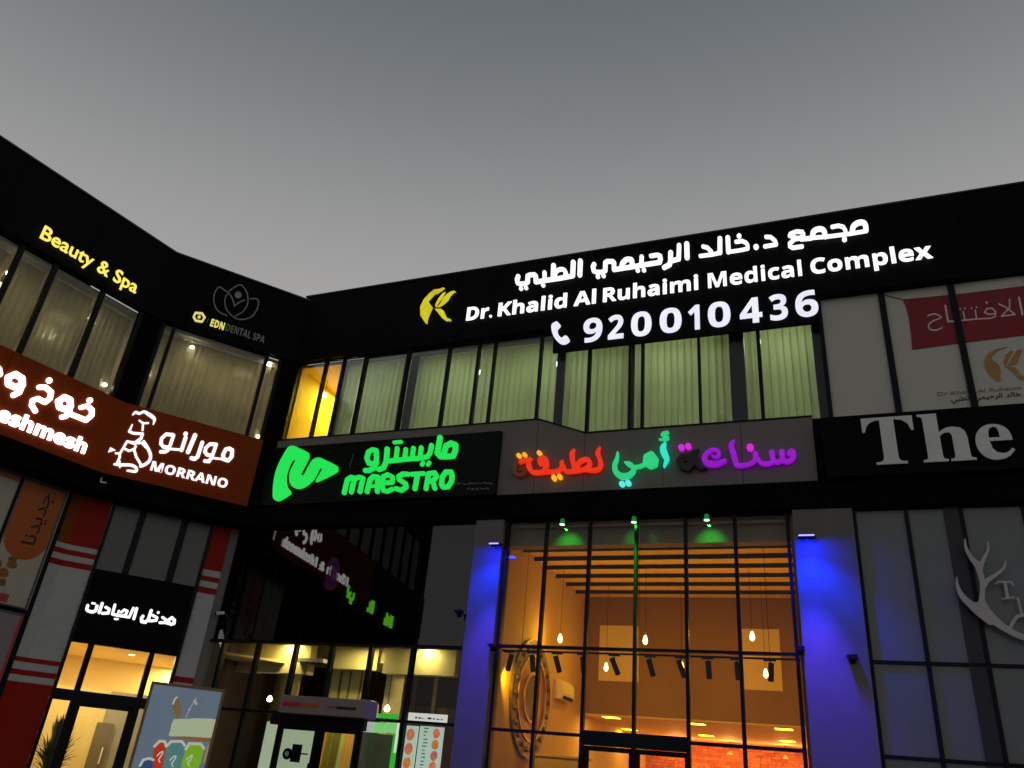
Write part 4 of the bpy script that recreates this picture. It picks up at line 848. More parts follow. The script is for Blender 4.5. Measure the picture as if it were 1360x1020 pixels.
uL, zL = MAIN.at(653, 722, -.27); washer(uL+.05, zL, 'blue LED washer bar high on the narrow left column', .28, 24, 30)
for x, y, nm in [(1132, 873, 'on the right edge of the wide blue column'), (1062, 862, 'at the left edge of the wide blue column'), (609, 813, 'sticking out left of the narrow blue column'), (654, 858, 'at the right edge of the narrow blue column')]:
    u_, z_ = MAIN.at(x, y, -.05); t = Thing('small_bracket', MAIN, (u_, -.02, z_), 'small dark wall bracket '+nm, 'bracket', 'small brackets on the blue columns')
    MB().prism([(u_-.10, z_+.03), (u_+.09, z_+.05), (u_+.09, z_-.02), (u_-.02, z_-.05)], -.14, .028).link('bracket_arm', FRAME, t); B(u_-.04, u_+.05, -.02, .029, z_-.10, z_-.05).link('plate', BEAM, t)
# ---------------- "The" restaurant front, right
rf = Thing('restaurant_shopfront', MAIN, (17, VG, 0), 'dark grey glazed restaurant front with antler emblem right of the blue column', 'shopfront')
tx = [(1143, 760), (1224, 820), (1305, 840), (1395, 840)]
tus = [MAIN.at(x, y, VG-.02)[0] for x, y in tx]; tus += [tus[-1]+1.3, tus[-1]+2.6, tus[-1]+3.9]
tz1 = MAIN.at(1250, 882, VG)[1]; tz2 = MAIN.at(1250, 1010, VG)[1]
SMOKE = mat('smoked_glass_film', (.145, .158, .158), .3, var=.08, scale=1.1, ior=1.5)
glazing(rf, tus, [.02, tz2, tz1, ZT], VG, pane=SMOKE, name_p='smoked_pane', wd=.075)
S(rf, tus[2]-.30, tus[2]-.04, VG-.045, VG+.0, .02, ZT-.002, 'flat_post', mat('dark_post', (.02, .022, .024), .5))
ANT = mat('brushed_bronze_antler', (.50, .46, .42), .5, metal=.2, var=.08)
t = Thing('antler_emblem', MAIN, (MAIN.at(1310, 800, 0)[0], .02, 5), 'large grey metal antler emblem with small serif letters on the smoked glass', 'emblem')
traced(t, 1240, 690, 5.667, [('S', 20, (235, 148, 6), (245, 215, 13), (285, 290, 18), (330, 340, 26), (350, 400, 24), (365, 460, 22), (368, 540, 20), (365, 610, 24), (400, 690, 34), (460, 760, 34), (560, 830, 26), (660, 880, 24), (780, 910, 24)),
    ('S', 16, (408, 165, 6), (410, 225, 11), (385, 280, 15), (362, 330, 20), (350, 375, 22)), ('S', 14, (543, 305, 5), (530, 360, 11), (470, 415, 15), (410, 455, 20), (378, 500, 22)),
    ('S', 18, (174, 437, 6), (180, 500, 14), (215, 575, 22), (280, 640, 28), (350, 700, 34), (430, 760, 36)), ('s', 20, (365, 560), (352, 640), (300, 640)), ('s', 12, (575, 815, 14), (605, 760, 15), (630, 728, 14), (690, 715, 12), (740, 740, 10))], ANT, -.02, depth=.05, step=4, name='antler')
for q in [[('s', 7, (470, 482), (485, 468), (585, 470), (598, 495)), ('s', 13, (538, 475), (556, 585)), ('s', 6, (518, 598), (606, 585))], [('s', 8, (632, 588), (662, 705))], [('s', 9, (720, 600), (735, 700)), ('s', 6, (720, 600), (790, 596))]]:
    traced(t, 1240, 690, 5.667, q, ANT, .03, depth=.03, step=3)
# ================================================================== black glazed cafe front under the MAESTRO sign
mf = Thing('coffee_shopfront', MAIN, (2.5, VG, 0), 'black mirror glass coffee shop front under the green lit sign', 'shopfront')
ZM = MAIN.at(450, 856, VG)[1]; ZR = MAIN.at(590, 962, VG)[1]; ZR2 = MAIN.at(350, 948, VG)[1]; print('maestro z', ZM, ZR, ZR2)
mx = [(291, 880), (333.5, 900), (387, 890), (436, 890), (488.5, 890), (543.5, 900), (603, 880)]
mus = [MAIN.at(x, y, VG-.02)[0] for x, y in mx]; mus[-1] = ca0-.03; print('maestro u', mus)
mus = [mus[0]-1.0]+mus
MIRR = mat('black_mirror_glass', (.001, .001, .001), .015, spec=.5, ior=1.58)
# upper black panes, then clear panes below
for i in range(len(mus)-1):
    B(mus[i]+.03, mus[i+1]-.03, VG, VG+.012, ZM+.05, ZBEAM-.01).link('black_pane', MIRR, mf)
    S(mf, mus[i]-.03, mus[i]+.03, VG-.012, VG+.1, ZM+.03, ZBEAM-.01, 'slim_mullion', MIRR)
S(mf, mus[0], mus[-1], VG+.02, VG+.15, ZM+.02, ZBEAM, 'backing_panel', BEAM)
dA, dB = MAIN.at(366, 990, VG)[0], MAIN.at(476, 1000, VG)[0]
RB = ZR
for i in range(len(mus)-1):
    a, b = mus[i], mus[i+1]; wl = .05 if i not in (3, 5) else .06
    B(a+.05, b-.05, VG, VG+.012, RB+.03, ZM-.03).link('glass_pane', GLASS, mf)
    S(mf, a-.05, a+.05, VG-.05, VG+.09, .02, ZM-.03, 'mullion', FRAME, bevel=.006)
    if b < dA+.1 or a > dB-.3: B(a+.05, b-.05, VG, VG+.012, .05, RB-.03).link('glass_pane', GLASS, mf)
S(mf, mus[0], mus[-1]+.03, VG-.055, VG+.11, ZM-.03, ZM+.03, 'transom', FRAME); S(mf, mus[0], mus[-1]+.03, VG-.045, VG+.08, RB-.035, RB+.03, 'transom', FRAME)
S(mf, mus[-1]-.03, mus[-1]+.027, VG-.05, VG+.1, .02, ZM-.03, 'mullion', FRAME)
S(mf, dA-.25, dB+.06, VG-.06, VG+.09, RB-.26, RB-.036, 'door_head', FRAME)
dz = RB-.262
xd = [366, 416, 424, 475]; du = [MAIN.at(x, 1000, VG)[0] for x in xd]; dmid = (du[1]+du[2])/2
for a, b, k in ((dA-.02, dmid-.003, 0), (dmid+.003, dB+.02, 1)):
    q = B(a, a+.12, VG-.03, VG+.03, .02, dz).box(b-.12, b, VG-.03, VG+.03, .02, dz).box(a+.12, b-.12, VG-.03, VG+.03, dz-.08, dz).box(a+.12, b-.12, VG-.03, VG+.03, .02, .2)
    do = q.link('door', FRAME, mf); B(a+.12, b-.12, VG-.006, VG+.006, .2, dz-.08).link('door_pane', GLASSD, mf, parent=do)
    hx = b-.10 if k == 0 else a+.10; MB().tube((hx, VG-.09, .85), (hx, VG-.09, 1.55), .018).link('door_handle', BEAM, mf, parent=do)
# inside
BRW = mat('dark_brown_wall', (.085, .048, .022), .6, var=.2, scale=2); CRM = mat('cream_bulkhead', (.70, .62, .36), .7, var=.05)
DKF = mat('dark_floor', (.06, .04, .03), .4)
ML, MR_ = mus[0]+.1, ca0-.02
ZCM = ZM+.32
S(mf, ML, MR_, 4.6, 4.7, 0, ZCM, 'room_wall', BRW); S(mf, MR_, MR_+.04, VG+.2, 4.7, 0, ZCM, 'room_wall', BRW); S(mf, ML-.06, ML, VG+.2, 4.7, 0, ZCM, 'room_wall', BRW)
S(mf, ML, MR_, VG+.16, 4.7, ZCM, ZCM+.06, 'room_ceiling', mat('dim_ceiling', (.2, .16, .08), .8)); S(mf, ML, MR_, VG+.2, 4.7, -.01, .02, 'room_floor', DKF)
for x0, x1, vb, yb in [(311, 338, 1.9, 892), (341, 384, 1.9, 893), (390, 407, 1.9, 895), (512, 546, 1.9, 895), (552, 603, 1.9, 897), (445, 500, 2.3, 889), (407, 436, 2.6, 884), (500, 511, 2.4, 881)]:
    a, zt1 = MAIN.at(x0, 862, vb); b, zb1 = MAIN.at(x1, yb, vb); zb1 = MAIN.at((x0+x1)/2, yb, vb)[1]
    S(mf, a, b, vb, vb+.3, zb1, ZCM-.01, 'bulkhead', CRM)
for x0, x1, vb in [(439, 449, 2.9), (453, 462, 2.9), (465, 477, 2.9), (480, 485, 2.9), (512, 536, 3.0)]:
    a, b = MAIN.at(x0, 910, vb)[0], MAIN.at(x1, 910, vb)[0]
    S(mf, a, b, vb, vb+.12, .02, ZCM-.01, 'wall_batten', CRM)
for x0, x1 in [(311, 318), (352, 357), (395, 400), (548, 552), (575, 580)]:
    a, b = MAIN.at(x0, 920, 3.6)[0], MAIN.at(x1, 920, 3.6)[0]; S(mf, a, b, 3.6, 3.68, .02, ZCM-.4, 'wall_batten', mat('walnut_batten', (.16, .08, .03), .5))
S(mf, ML+.1, MR_-.1, 4.1, 4.2, .02, 3.2, 'wood_panelling', mat('walnut_panel', (.14, .06, .025), .45, var=.25, scale=3))
for (x, y), e_, nm in [((421, 863), 26, 'brightest, over the white cabinet'), ((508, 865), 30, 'very bright, right of the striped battens'), ((588, 866.5), 16, 'rightmost, above the cream bulkhead'), ((352, 866), 26, 'left, casting a fan on the cream bulkhead')]:
    u_, v_ = MAIN.atz(x, y, ZCM-.06); v_ = max(.55, min(v_, 1.7)); print('dl', u_, v_)
    t = ceiling_lamp(mf, MAIN, (u_, v_, ZCM-.062), .26, .2, e_, (1, .78, .26), 'downlight in the coffee shop ceiling, '+nm, 'coffee shop downlights', es=14)
# white air unit between the lights
u_, z_ = MAIN.at(421, 880, 2.1); t = Thing('ceiling_unit', MAIN, (u_, 2.1, z_), 'white louvred ceiling unit lit beside the brightest downlight', 'air conditioner')
B(u_-.42, u_+.42, 1.75, 2.55, z_-.03, z_+.06).link('body', FIX, t); 
for k in range(4): B(u_-.33+k*.18, u_-.27+k*.18, 1.8, 2.5, z_-.045, z_-.031).link('louvre', FRAME, t)
for x, y, nm in [(358, 928.5, 'left of the light box sign'), (514, 941.5, 'right of the light box sign')]:  # each globe stands in for a reflected bulb
    u_, z_ = MAIN.at(x, y, 2.2); t = Thing('glowing_globe', MAIN, (u_, 2.2, z_), 'glowing globe standing in for a bulb reflection, '+nm, 'lamp', 'bulb reflections in the dark coffee shop')
    MB().lathe((u_, 2.2, z_), [(.01, -.07), (.055, -.05), (.075, 0), (.05, .05), (.02, .09)], 12).link('globe', BULB, t, smooth=True); MB().tube((u_, 2.2, z_+.08), (u_, 2.2, ZCM-.01), .008).link('cord', FRAME, t)
# menu boards and counters behind the glass
PALE = mat('menu_board_glow', (.6, .7, .6), .5, emit=(.42, .56, .42), es=.85, var=.05, scale=2)
FOOD = [mat('food_print_%d' % i, c, .5, emit=c, es=.75, var=.5, scale=25) for i, c in enumerate([(.62, .16, .07), (.66, .22, .04), (.55, .15, .08)])]
PRT = mat('grey_print', (.1, .14, .12), .6, emit=(.1, .14, .12), es=.6)
def board(x0, x1, y0, y1, v, label, foods, marks, th=.04):
    a, z1_ = MAIN.at(x0, y0, v); b, _ = MAIN.at(x1, y0, v); z0_ = MAIN.at(x0, y1, v)[1]
    t = Thing('menu_board', MAIN, (a, v, z0_), label, 'menu board', 'lit menu boards in the coffee shop window')
    B(a, b, v, v+th, z0_, z1_).link('board', PALE, t, bevel=.008)
    for k in range(foods[0]):
        cz = z1_-(z1_-z0_)*(k+.62)/foods[0]*.98; cu_ = a+(b-a)*foods[1]; r_ = foods[2]
        rk = random.Random(k+int(x0)); q = MB(); n = 18
        pts = [(cu_+r_*(1+rk.uniform(-.1, .1))*math.cos(6.283*j/n), cz+r_*1.25*(1+rk.uniform(-.1, .1))*math.sin(6.283*j/n)) for j in range(n)]
        q.prism(pts[::1], v-.006, v-.001); q.link('food_picture', FOOD[(k+int(x0)) % 3], t)
        if marks:
            mu_ = a+(b-a)*.28
            for j in range(3): B(mu_-.06+rk.uniform(0, .02), mu_+rk.uniform(.0, .07), v-.004, v-.001, cz+.08-j*.07, cz+.105-j*.07).link('price_print', PRT, t)
board(536, 556, 963, 1022, .55, 'lit menu board with three orange food pictures', (3, .55, .10), False)
board(558, 590, 964, 1024, .55, 'wider lit menu board with four orange food pictures and small print', (4, .72, .085), True)
a, z1_ = MAIN.at(541, 946, .6); b, _ = MAIN.at(594, 946, .6); z0_ = MAIN.at(541, 956.5, .6)[1]
t = Thing('light_header', MAIN, (a, .6, z0_), 'white lit header strip with dark print above the menu boards', 'sign')
B(a, b, .6, .66, z0_, z1_).link('panel', emis('white_header_glow', (.85, .85, .8), .75), t, bevel=.006)
rk = random.Random(3); x = a+.22
while x < b-.1:
    L = rk.uniform(.04, .10); B(x, x+L, .594, .599, z0_+.05, z1_-.05-rk.uniform(0, .06)).link('print_mark', BEAM, t); x += L+rk.uniform(.015, .05)
t = Thing('green_display', MAIN, (MAIN.at(500, 1000, .9)[0], .9, 0), 'bright green and pale display cabinet beside the coffee shop door', 'display')
GG = emis('green_display_glow', (.03, .55, .03), .8); PG = emis('pale_green_glow', (.25, .70, .22), .85); LV = emis('lavender_screen', (.50, .50, .60), .85); WS = emis('white_strip_glow', (.85, .85, .78), .9)
def px_box(T_, x0, y0, x1, y1, v, mt, name, th=.05):
    a, z1_ = MAIN.at(x0, y0, v); b, _ = MAIN.at(x1, y0, v); z0_ = MAIN.at(x0, y1, v)[1]; return B(a, b, v, v+th, z0_, z1_).link(name, mt, T_)
px_box(t, 496, 947, 528, 956, .9, GG, 'header'); px_box(t, 497, 959, 512, 973, .92, PG, 'panel'); px_box(t, 513, 959, 527, 973, .92, PG, 'panel')
px_box(t, 483, 958, 496, 972, .88, LV, 'screen'); px_box(t, 523, 974, 531, 1030, .95, GG, 'side_panel'); px_box(t, 481, 973, 523, 1040, .97, mat('olive_shelf_front', (.07, .08, .04), .6, var=.3, emit=(.07, .08, .04), es=.35), 'shelf_front')
px_box(t, 479, 973, 481, 1012, .86, WS, 'light_strip', .02); px_box(t, 528, 960, 530.5, 1000, .88, WS, 'light_strip', .02)
t = Thing('wall_screen', MAIN, (du[0], 1.6, 1), 'pale green lit wall with round and square black signs seen through the left door leaf', 'display')
px_box(t, 355, 958, 421, 1045, 1.6, mat('pale_wall_glow', (.5, .55, .4), .6, emit=(.42, .50, .34), es=.8, var=.04), 'panel')
u_, z_ = MAIN.at(381, 1001, 1.56); MB().tube((u_, 1.56, z_), (u_, 1.6, z_), .13, seg=24).link('round_sign', BEAM, t); MB().tube((u_, 1.55, z_), (u_, 1.56, z_), .06, seg=20).link('round_sign_centre', PRT, t)
px_box(t, 389, 988, 401, 1012, 1.56, BEAM, 'square_sign', .04); px_box(t, 400, 1000, 408, 1002, 1.57, BEAM, 'sign_arm', .03)
t = Thing('hanging_fabric', MAIN, (du[2], 1.7, .5), 'orange and olive draped fabric seen through the right door leaf', 'curtain')
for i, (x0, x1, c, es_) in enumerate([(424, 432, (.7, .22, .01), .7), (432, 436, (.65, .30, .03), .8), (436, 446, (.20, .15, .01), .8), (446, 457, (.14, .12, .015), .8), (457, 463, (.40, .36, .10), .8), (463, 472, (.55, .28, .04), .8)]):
    a, z1_ = MAIN.at(x0, 960, 1.7); b, _ = MAIN.at(x1, 960, 1.7); q = MB(); 
    for j in range(9):
        f = j/8; q.v += [(a+(b-a)*f, 1.7+.03*math.sin(f*9+i), z1_), (a+(b-a)*f+(.10 if i < 2 else -.05), 1.7+.05*math.sin(f*9+i), .4)]
    q.f = [(2*j, 2*j+2, 2*j+3, 2*j+1) for j in range(8)]
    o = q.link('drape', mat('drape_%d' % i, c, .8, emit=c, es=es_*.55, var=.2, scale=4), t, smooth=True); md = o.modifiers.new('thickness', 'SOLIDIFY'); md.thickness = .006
# light box above the door, standing proud of the front
t = Thing('door_light_box', MAIN, (MAIN.at(425, 940, -.35)[0], -.35, 2.5), 'grey box sign with red, orange and black bars above the coffee shop door', 'sign')
a, z1_ = MAIN.at(374, 922, -.38); b, _ = MAIN.at(487.5, 928.5, -.38); z1_ = MAIN.at(430, 926, -.38)[1]; z0_ = MAIN.at(430, 950, -.38)[1]
GB = mat('mauve_grey_box', (.30, .23, .21), .5, var=.05)
B(a, b, -.38, VG-.065, z0_, z1_).link('box', GB, t, bevel=.012)
def bar(x0, x1, ya, yb, mt):
    aa, _ = MAIN.at(x0, ya, -.39); bb, _ = MAIN.at(x1, ya, -.39); zz1 = MAIN.at(x0, ya, -.39)[1]; zz0 = MAIN.at(x0, yb, -.39)[1]; B(aa, bb, -.39, -.381, zz0, zz1).link('colour_bar', mt, t)
bar(376, 399.5, 931.5, 937, mat('red_bar', (.55, .02, .02), .5)); bar(400, 423.5, 933.3, 938.5, mat('orange_bar', (.60, .11, .03), .5)); bar(447, 473, 938, 941.5, mat('black_bar', (.02, .015, .02), .5)); bar(435, 446, 937.3, 939, mat('plum_bar', (.14, .08, .09), .5))
u_, z_ = MAIN.at(492, 944, .8); t = Thing('lamp_drum', MAIN, (u_, .8, z_), 'cream drum lamp shade peeping out right of the box sign', 'lamp')
MB().lathe((u_, .8, z_-.2), [(.17, 0), (.19, .2), (.17, .36), (.08, .42)], 20).link('shade', mat('cream_shade', (.6, .5, .2), .6, emit=(.5, .38, .12), es=.55), t, smooth=True); MB().tube((u_, .8, z_+.2), (u_, .8, ZCM-.01), .01).link('cord', FRAME, t)
# ================================================================== ground floor of the corner wing
VC = .7
ef = Thing('clinic_entrance', CHAM, (-2.2, VC, 0), 'lit clinic entrance in a tall black frame with white Arabic lettering', 'entrance')
def cz(x, y, v=VC): return CHAM.at(x, y, v)
ZSB = SB-.002
# black beam under the orange band on both faces
zbe = cz(230, 684, VC)[1]; print('cham beam', zbe)
S(cw, UC+.05, 1.0, .01, 1.1, zbe+.0, ZSB-.1, 'soffit_beam', BEAM); S(lw, LE, .4, .012, 1.1, zbe+.003, ZSB-.1, 'soffit_beam', BEAM)
S(cw, UC, .3, -.02, .12, ZSB-.1, ZSB, 'band_trim', BEAM); S(lw, LE, -.0, -.02, .12, ZSB-.1, ZSB-.003, 'band_trim', BEAM)
zbe -= .003
e0, e1 = cz(107, 800)[0], cz(262, 800)[0]; print('entr', e0, cz(155, 660)[0], cz(62, 919)[0], e1, cz(288, 693)[0])
e0 = (cz(155, 660)[0]+cz(66, 919)[0])/2; e1 = cz(286, 693)[0]
zA0, zA1 = cz(200, 769)[1], cz(220, 684)[1]-.02
zD1 = cz(160, 861)[1]; zD0 = cz(130, 926)[1]
# upper three dull windows
wpx = [(157, 185, 680), (197, 243, 690), (252, 280, 705)]
DULL = mat('dull_grey_pane', (.10, .11, .10), .25, var=.07, scale=1)
wu = []
for x0, x1, y in [(126.5, 163, 756), (169.5, 221, 765), (227.5, 259.5, 776)]:
    a, b = cz(x0, y)[0], cz(x1, y)[0]; wu.append((a, b)); S(ef, a, b, VC, VC+.03, zA0, zA1, 'grey_pane', DULL)
S(ef, e0, wu[0][0], VC-.06, VC+.1, .02, zbe, 'frame_post', FRAME); S(ef, wu[-1][1], e1, VC-.06, VC+.1, .02, zbe, 'frame_post', FRAME)
for (a, b), (c, d) in zip(wu[:-1], wu[1:]): S(ef, b, c, VC-.05, VC+.1, zA0, zA1, 'frame_post', FRAME)
S(ef, wu[0][0], wu[-1][1], VC-.05, VC+.1, zA1, zbe, 'frame_head', FRAME)
S(ef, wu[0][0], wu[-1][1], VC-.055, VC+.1, zD1, zA0, 'name_panel', BLACK)
dv = [cz(x, y)[0] for x, y in ((91, 851), (117.5, 855), (125, 858), (198, 868), (205, 870), (231, 873))]
ww = [(dv[0], dv[1]), (dv[2], dv[3]), (dv[4], dv[5])]; ww[0] = (wu[0][0], dv[1]); ww[2] = (dv[4], wu[-1][1])
tz = cz(104, 917)[1]+.0; tz0 = cz(100, 924)[1]-.12
for i, (a, b) in enumerate(ww): B(a, b, VC, VC+.012, tz, zD1).link('transom_pane', GLASSD, ef)
for (a, b), (c, d) in zip(ww[:-1], ww[1:]): S(ef, b, c, VC-.045, VC+.09, .02, zD1, 'frame_post', FRAME)
S(ef, ww[0][0], ww[2][1], VC-.05, VC+.08, tz0, tz, 'transom', FRAME)
for i in (0, 2): B(ww[i][0], ww[i][1], VC, VC+.012, .05, tz0).link('side_pane', GLASSD, ef)
da, db = ww[1]
q = B(da, da+.1, VC-.03, VC+.03, .02, tz0).box(db-.1, db, VC-.03, VC+.03, .02, tz0).box(da+.1, db-.1, VC-.03, VC+.03, tz0-.09, tz0).box(da+.1, db-.1, VC-.03, VC+.03, .02, .25)
do = q.link('door', FRAME, ef); B(da+.1, db-.1, VC-.006, VC+.006, .25, tz0-.09).link('door_pane', GLASSD, ef, parent=do)
LOB = mat('lobby_yellow_wall', (.72, .56, .26), .7, var=.05, scale=1); LOBG = mat('lobby_grey_wall', (.34, .32, .27), .7)
LU0, LU1 = e0-.1, e1+3.2
S(ef, LU0, LU1, 7.4, 7.5, 0, 4.0, 'room_wall', LOB); S(ef, LU0-.06, LU0, VC+.12, 7.5, 0, 4.0, 'room_wall', LOB); S(ef, LU1, LU1+.06, VC+.12, 7.5, 0, 4.0, 'room_wall', LOB)
S(ef, LU0, LU1, VC+.12, 7.5, 3.9, 3.96, 'room_ceiling', LOB); S(ef, LU0, LU1, VC+.12, 7.5, -.01, .02, 'room_floor', FLW)
S(ef, LU0+.01, CHAM.at(139, 950, 3.9)[0], 3.9, 4.19, 0, 2.85, 'room_wall', LOB); S(ef, CHAM.at(139, 950, 3.9)[0], LU1-.5, 3.95, 4.15, 0, 2.85, 'room_wall', LOBG)
a, zt1 = CHAM.at(130, 959, 3.8); b, _ = CHAM.at(152, 962, 3.8)
S(ef, a, b, 3.8, 3.89, .02, zt1, 'inner_door', mat('taupe_door', (.16, .13, .09), .5)); MB().tube((b-.12, 3.74, 1.05), (b-.12, 3.74, 1.45), .02).link('inner_door_handle', SIL, ef)
for (x, y), nm in [((175, 870), 'upper, in the middle pane'), ((206, 903), 'in the right transom pane'), ((153.5, 942), 'seen through the door leaf'), ((188, 942), 'right of the door leaf')]:
    u_, v_ = CHAM.atz(x, y, 3.88); v_ = min(max(v_, 1.0), 7.0); u_ = min(u_, LU1-.2); print('lobby', u_, v_)
    ceiling_lamp(ef, CHAM, (u_, v_, 3.885), .2, .2, 165, (1, .80, .36), 'round white downlight in the clinic lobby, '+nm, 'clinic lobby downlights', es=12)
pu, pv = CHAM.at(70, 1010, 1.0)[0], 1.05
for i_, uu in enumerate((-2.9, -1.9)): ceiling_lamp(ef, CHAM, (uu, 2.1, 3.885), .2, .2, 75, (1, .80, .36), ['left', 'right'][i_]+' lobby downlight added to brighten the entrance, unseen behind the door head', 'clinic lobby downlights', es=12)  # two unseen downlights added to brighten the front of the lobby
plant(CHAM, (cz(72, 1000, 1.1)[0], 1.2, .02), 2.1, .5, 150, 'bushy green plant inside the clinic entrance at the bottom left', 5, .045)
WHITED = emis('entrance_letter_light', (1, .99, .96), 1.3)
t = Thing('entrance_sign', CHAM, (-2.2, VC-.08, 4.4), 'white backlit Arabic lettering on the black panel above the clinic door', 'sign')
MD = [('S', 20, (150, 220), (140, 265), (175, 290), (225, 292), (250, 268), (262, 225)), ('s', 13, (205, 190), (238, 196)), ('s', 20, (325, 195), (288, 302)), ('s', 18, (368, 240), (410, 262), (398, 310), (325, 312)), ('s', 18, (478, 212), (448, 322), (500, 335), (560, 345)),
      ('s', 15, (525, 285), (512, 330)), ('s', 16, (555, 300), (590, 270), (628, 285), (610, 325), (565, 345), (650, 360), (700, 250)), ('s', 19, (740, 255), (706, 378)), ('s', 13, (478, 380), (512, 382)),
      ('s', 20, (915, 280), (882, 385), (845, 420), (800, 412), (798, 372), (815, 348)), ('s', 17, (900, 405), (975, 398), (985, 365), (935, 338)), ('d', 1000, 303, 18), ('s', 17, (1020, 425), (1095, 425), (1092, 390), (1052, 362)),
      ('s', 19, (1165, 365), (1195, 395), (1190, 435), (1155, 445), (1125, 425), (1128, 390), (1165, 365)), ('s', 14, (1090, 428), (1150, 445))]
traced(t, 100, 780, 9.067, MD, WHITED, VC-.09, depth=.03, step=4)
# striped piers
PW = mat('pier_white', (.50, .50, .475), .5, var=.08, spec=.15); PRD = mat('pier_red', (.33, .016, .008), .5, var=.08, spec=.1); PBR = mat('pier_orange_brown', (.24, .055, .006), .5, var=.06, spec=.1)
def pier(T_, a, b, v0, v1, zsplit, mts, name='pier_band', lab=None):
    for (z0_, z1_), mt in zip(zip(zsplit[1:], zsplit[:-1]), mts): S(T_, a, b, v0, v1, z0_+.002, z1_, name, mt)
xx = 118
zsA = [cz(xx, y)[1] for y in (728, 735, 742, 750, 758)]; zsB = [cz(63.5, y)[1] for y in (877, 883.5, 893.6, 901, 910)]; print('stripes', zsA, zsB)
zsp = [zbe]+zsA+zsB+[0]
cl = [PRD, PW, PRD, PW, PRD, PW, PRD, PW, PRD, PW, PRD]
nL, nC = LEFT.i, CHAM.i
# shared corner edge of the recessed planes
Amat = np.array([nL[:2], nC[:2]]); sft = np.linalg.solve(Amat, [VC, VC]); ucl = float(np.array([sft[0], sft[1], 0]) @ LEFT.d); ucc = UC+float(np.array([sft[0], sft[1], 0]) @ CHAM.d); print('corner', ucl, ucc)
pier(cw, ucc+.0, e0-.004, VC, VC+.25, zsp, cl)
plx = LEFT.at(30, 800, VC)[0]; plx2 = LEFT.at(84, 650, VC)[0]; plx3 = LEFT.at(-2, 880, VC)[0]; print('pier left edge', plx, plx2, plx3)
pl0 = -.12
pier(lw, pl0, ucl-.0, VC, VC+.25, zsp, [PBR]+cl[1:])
r0, r1 = e1+.004, cz(310, 696)[0]; zq = [cz(282, y, VC)[1] for y in (757.5, 765, 772, 780, 788)]; zq2 = [cz(240, y, VC)[1] for y in (899, 906.5, 915, 922, 930)]; print('stripes r', zq, zq2)
zspr = [zbe]+[cz(283, 758)[1], cz(282, 766.5)[1], cz(280, 773)[1], cz(279, 781)[1], cz(277, 789)[1]]+[cz(244, 899)[1], cz(243, 907)[1]]+zsB[2:]+[0]
pier(cw, r0, r1, VC, VC+.25, zspr, cl)
r2 = cz(334, 700)[0]; S(cw, r1+.004, r2, VC-.01, VC+.5, 0, zbe, 'grey_pier', STONE, label='plain grey pier at the inner corner')
t = Thing('security_camera', CHAM, ((r1+r2)/2, VC-.1, cz(294, 814)[1]), 'small white security camera on the grey pier at the inner corner', 'camera')
cu_, cz_ = cz(294, 815, VC-.1); MB().tube((cu_-.16, VC-.22, cz_-.04), (cu_+.05, VC-.15, cz_+.02), .045, seg=12).link('camera_body', FIX, t); MB().tube((cu_-.175, VC-.224, cz_-.045), (cu_-.161, VC-.22, cz_-.04), .035, seg=12).link('lens', BEAM, t); MB().tube((cu_+.03, VC-.15, cz_+.02), (cu_+.06, VC-.01, cz_+.06), .02).link('bracket', FIX, t)
# small camera hanging below the orange band
cu_, cz_ = CHAM.at(134, 634, -.02); t = Thing('security_camera', CHAM, (UC+.1, .0, SB-.1), 'tiny pale camera hook under the orange band at the corner', 'camera')
MB().tube((UC+.06, -.04, SB-.10), (UC+.06, -.04, SB-.22), .015).link('bracket', FIX, t); MB().tube((UC+.06, -.04, SB-.22), (UC+.2, -.07, SB-.22), .022).link('camera_body', FIX, t)
# corner closers of the upper floors
S(lw, -.02, .06, .02, .28, ZSB, ROOFL-.01, 'corner_trim', BEAM); S(cw, -.04, .05, .03, .3, ZSB, ROOFL-.012, 'corner_trim', BEAM); S(cw, UC-.1, UC+.1, .1, .3, ZSB, ROOFL-.013, 'corner_trim', BEAM); S(mw, -.1, .04, .03, .5, zb, ROOFT-.015, 'corner_trim', BEAM)
# ================================================================== posters on the left wing
GLASSB = mat('poster_frame_metal', (.10, .10, .11), .4, metal=.5)
PO = mat('poster_orange', (.52, .10, .015), .4, var=.05); PWH = mat('poster_white', (.52, .46, .36), .4, var=.06); INK = mat('poster_ink', (.015, .015, .03), .5)
def lz(x, y, v=VC): return LEFT.at(x, y, v)
pz1 = lz(45, 636)[1]; pz0 = lz(18, 807)[1]; pa, pb = -1.36, -.33
t = Thing('poster_box', LEFT, (-.85, VC, pz0), 'tall poster box with orange arch and dark vertical Arabic word on the left wing', 'poster')
B(pa-.03, pb+.06, VC-.05, VC+.12, pz0, pz1).link('box', GLASSB, t); B(pa, pb, VC-.056, VC-.051, pz0+.04, pz1-.1).link('poster_sheet', PWH, t)
B(pb+.061, pb+.075, VC-.05, VC+.1, pz0, pz1).link('edge_strip', mat('pale_gold_edge', (.6, .45, .28), .4, metal=.2), t)
zarc = lz(15, 725)[1]; n = 20
hw = (pb-pa)/2; pts = [(pa+hw+hw*math.cos(-math.pi*i/n), zarc+.25+.5*math.sin(-math.pi*i/n)) for i in range(n+1)]
pts = [(pb, pz1-.1)]+pts+[(pa, pz1-.1)]; MB().prism(pts[::-1], VC-.062, VC-.057).link('orange_arch', PO, t)
w1 = text_mesh('\uFEDF\uFEAA\uFEF3\uFEAA\uFE9F'[::-1][::-1] if False else '\uFE8E\uFEE7\uFEAA\uFEF3\uFEAA\uFE9F', .01, .01); bb = bbox(w1)
za_, zb__ = lz(38, 648)[1], lz(15, 718)[1]; L_ = za_-zb__; uu0, uu1 = pa+.40, pa+.82
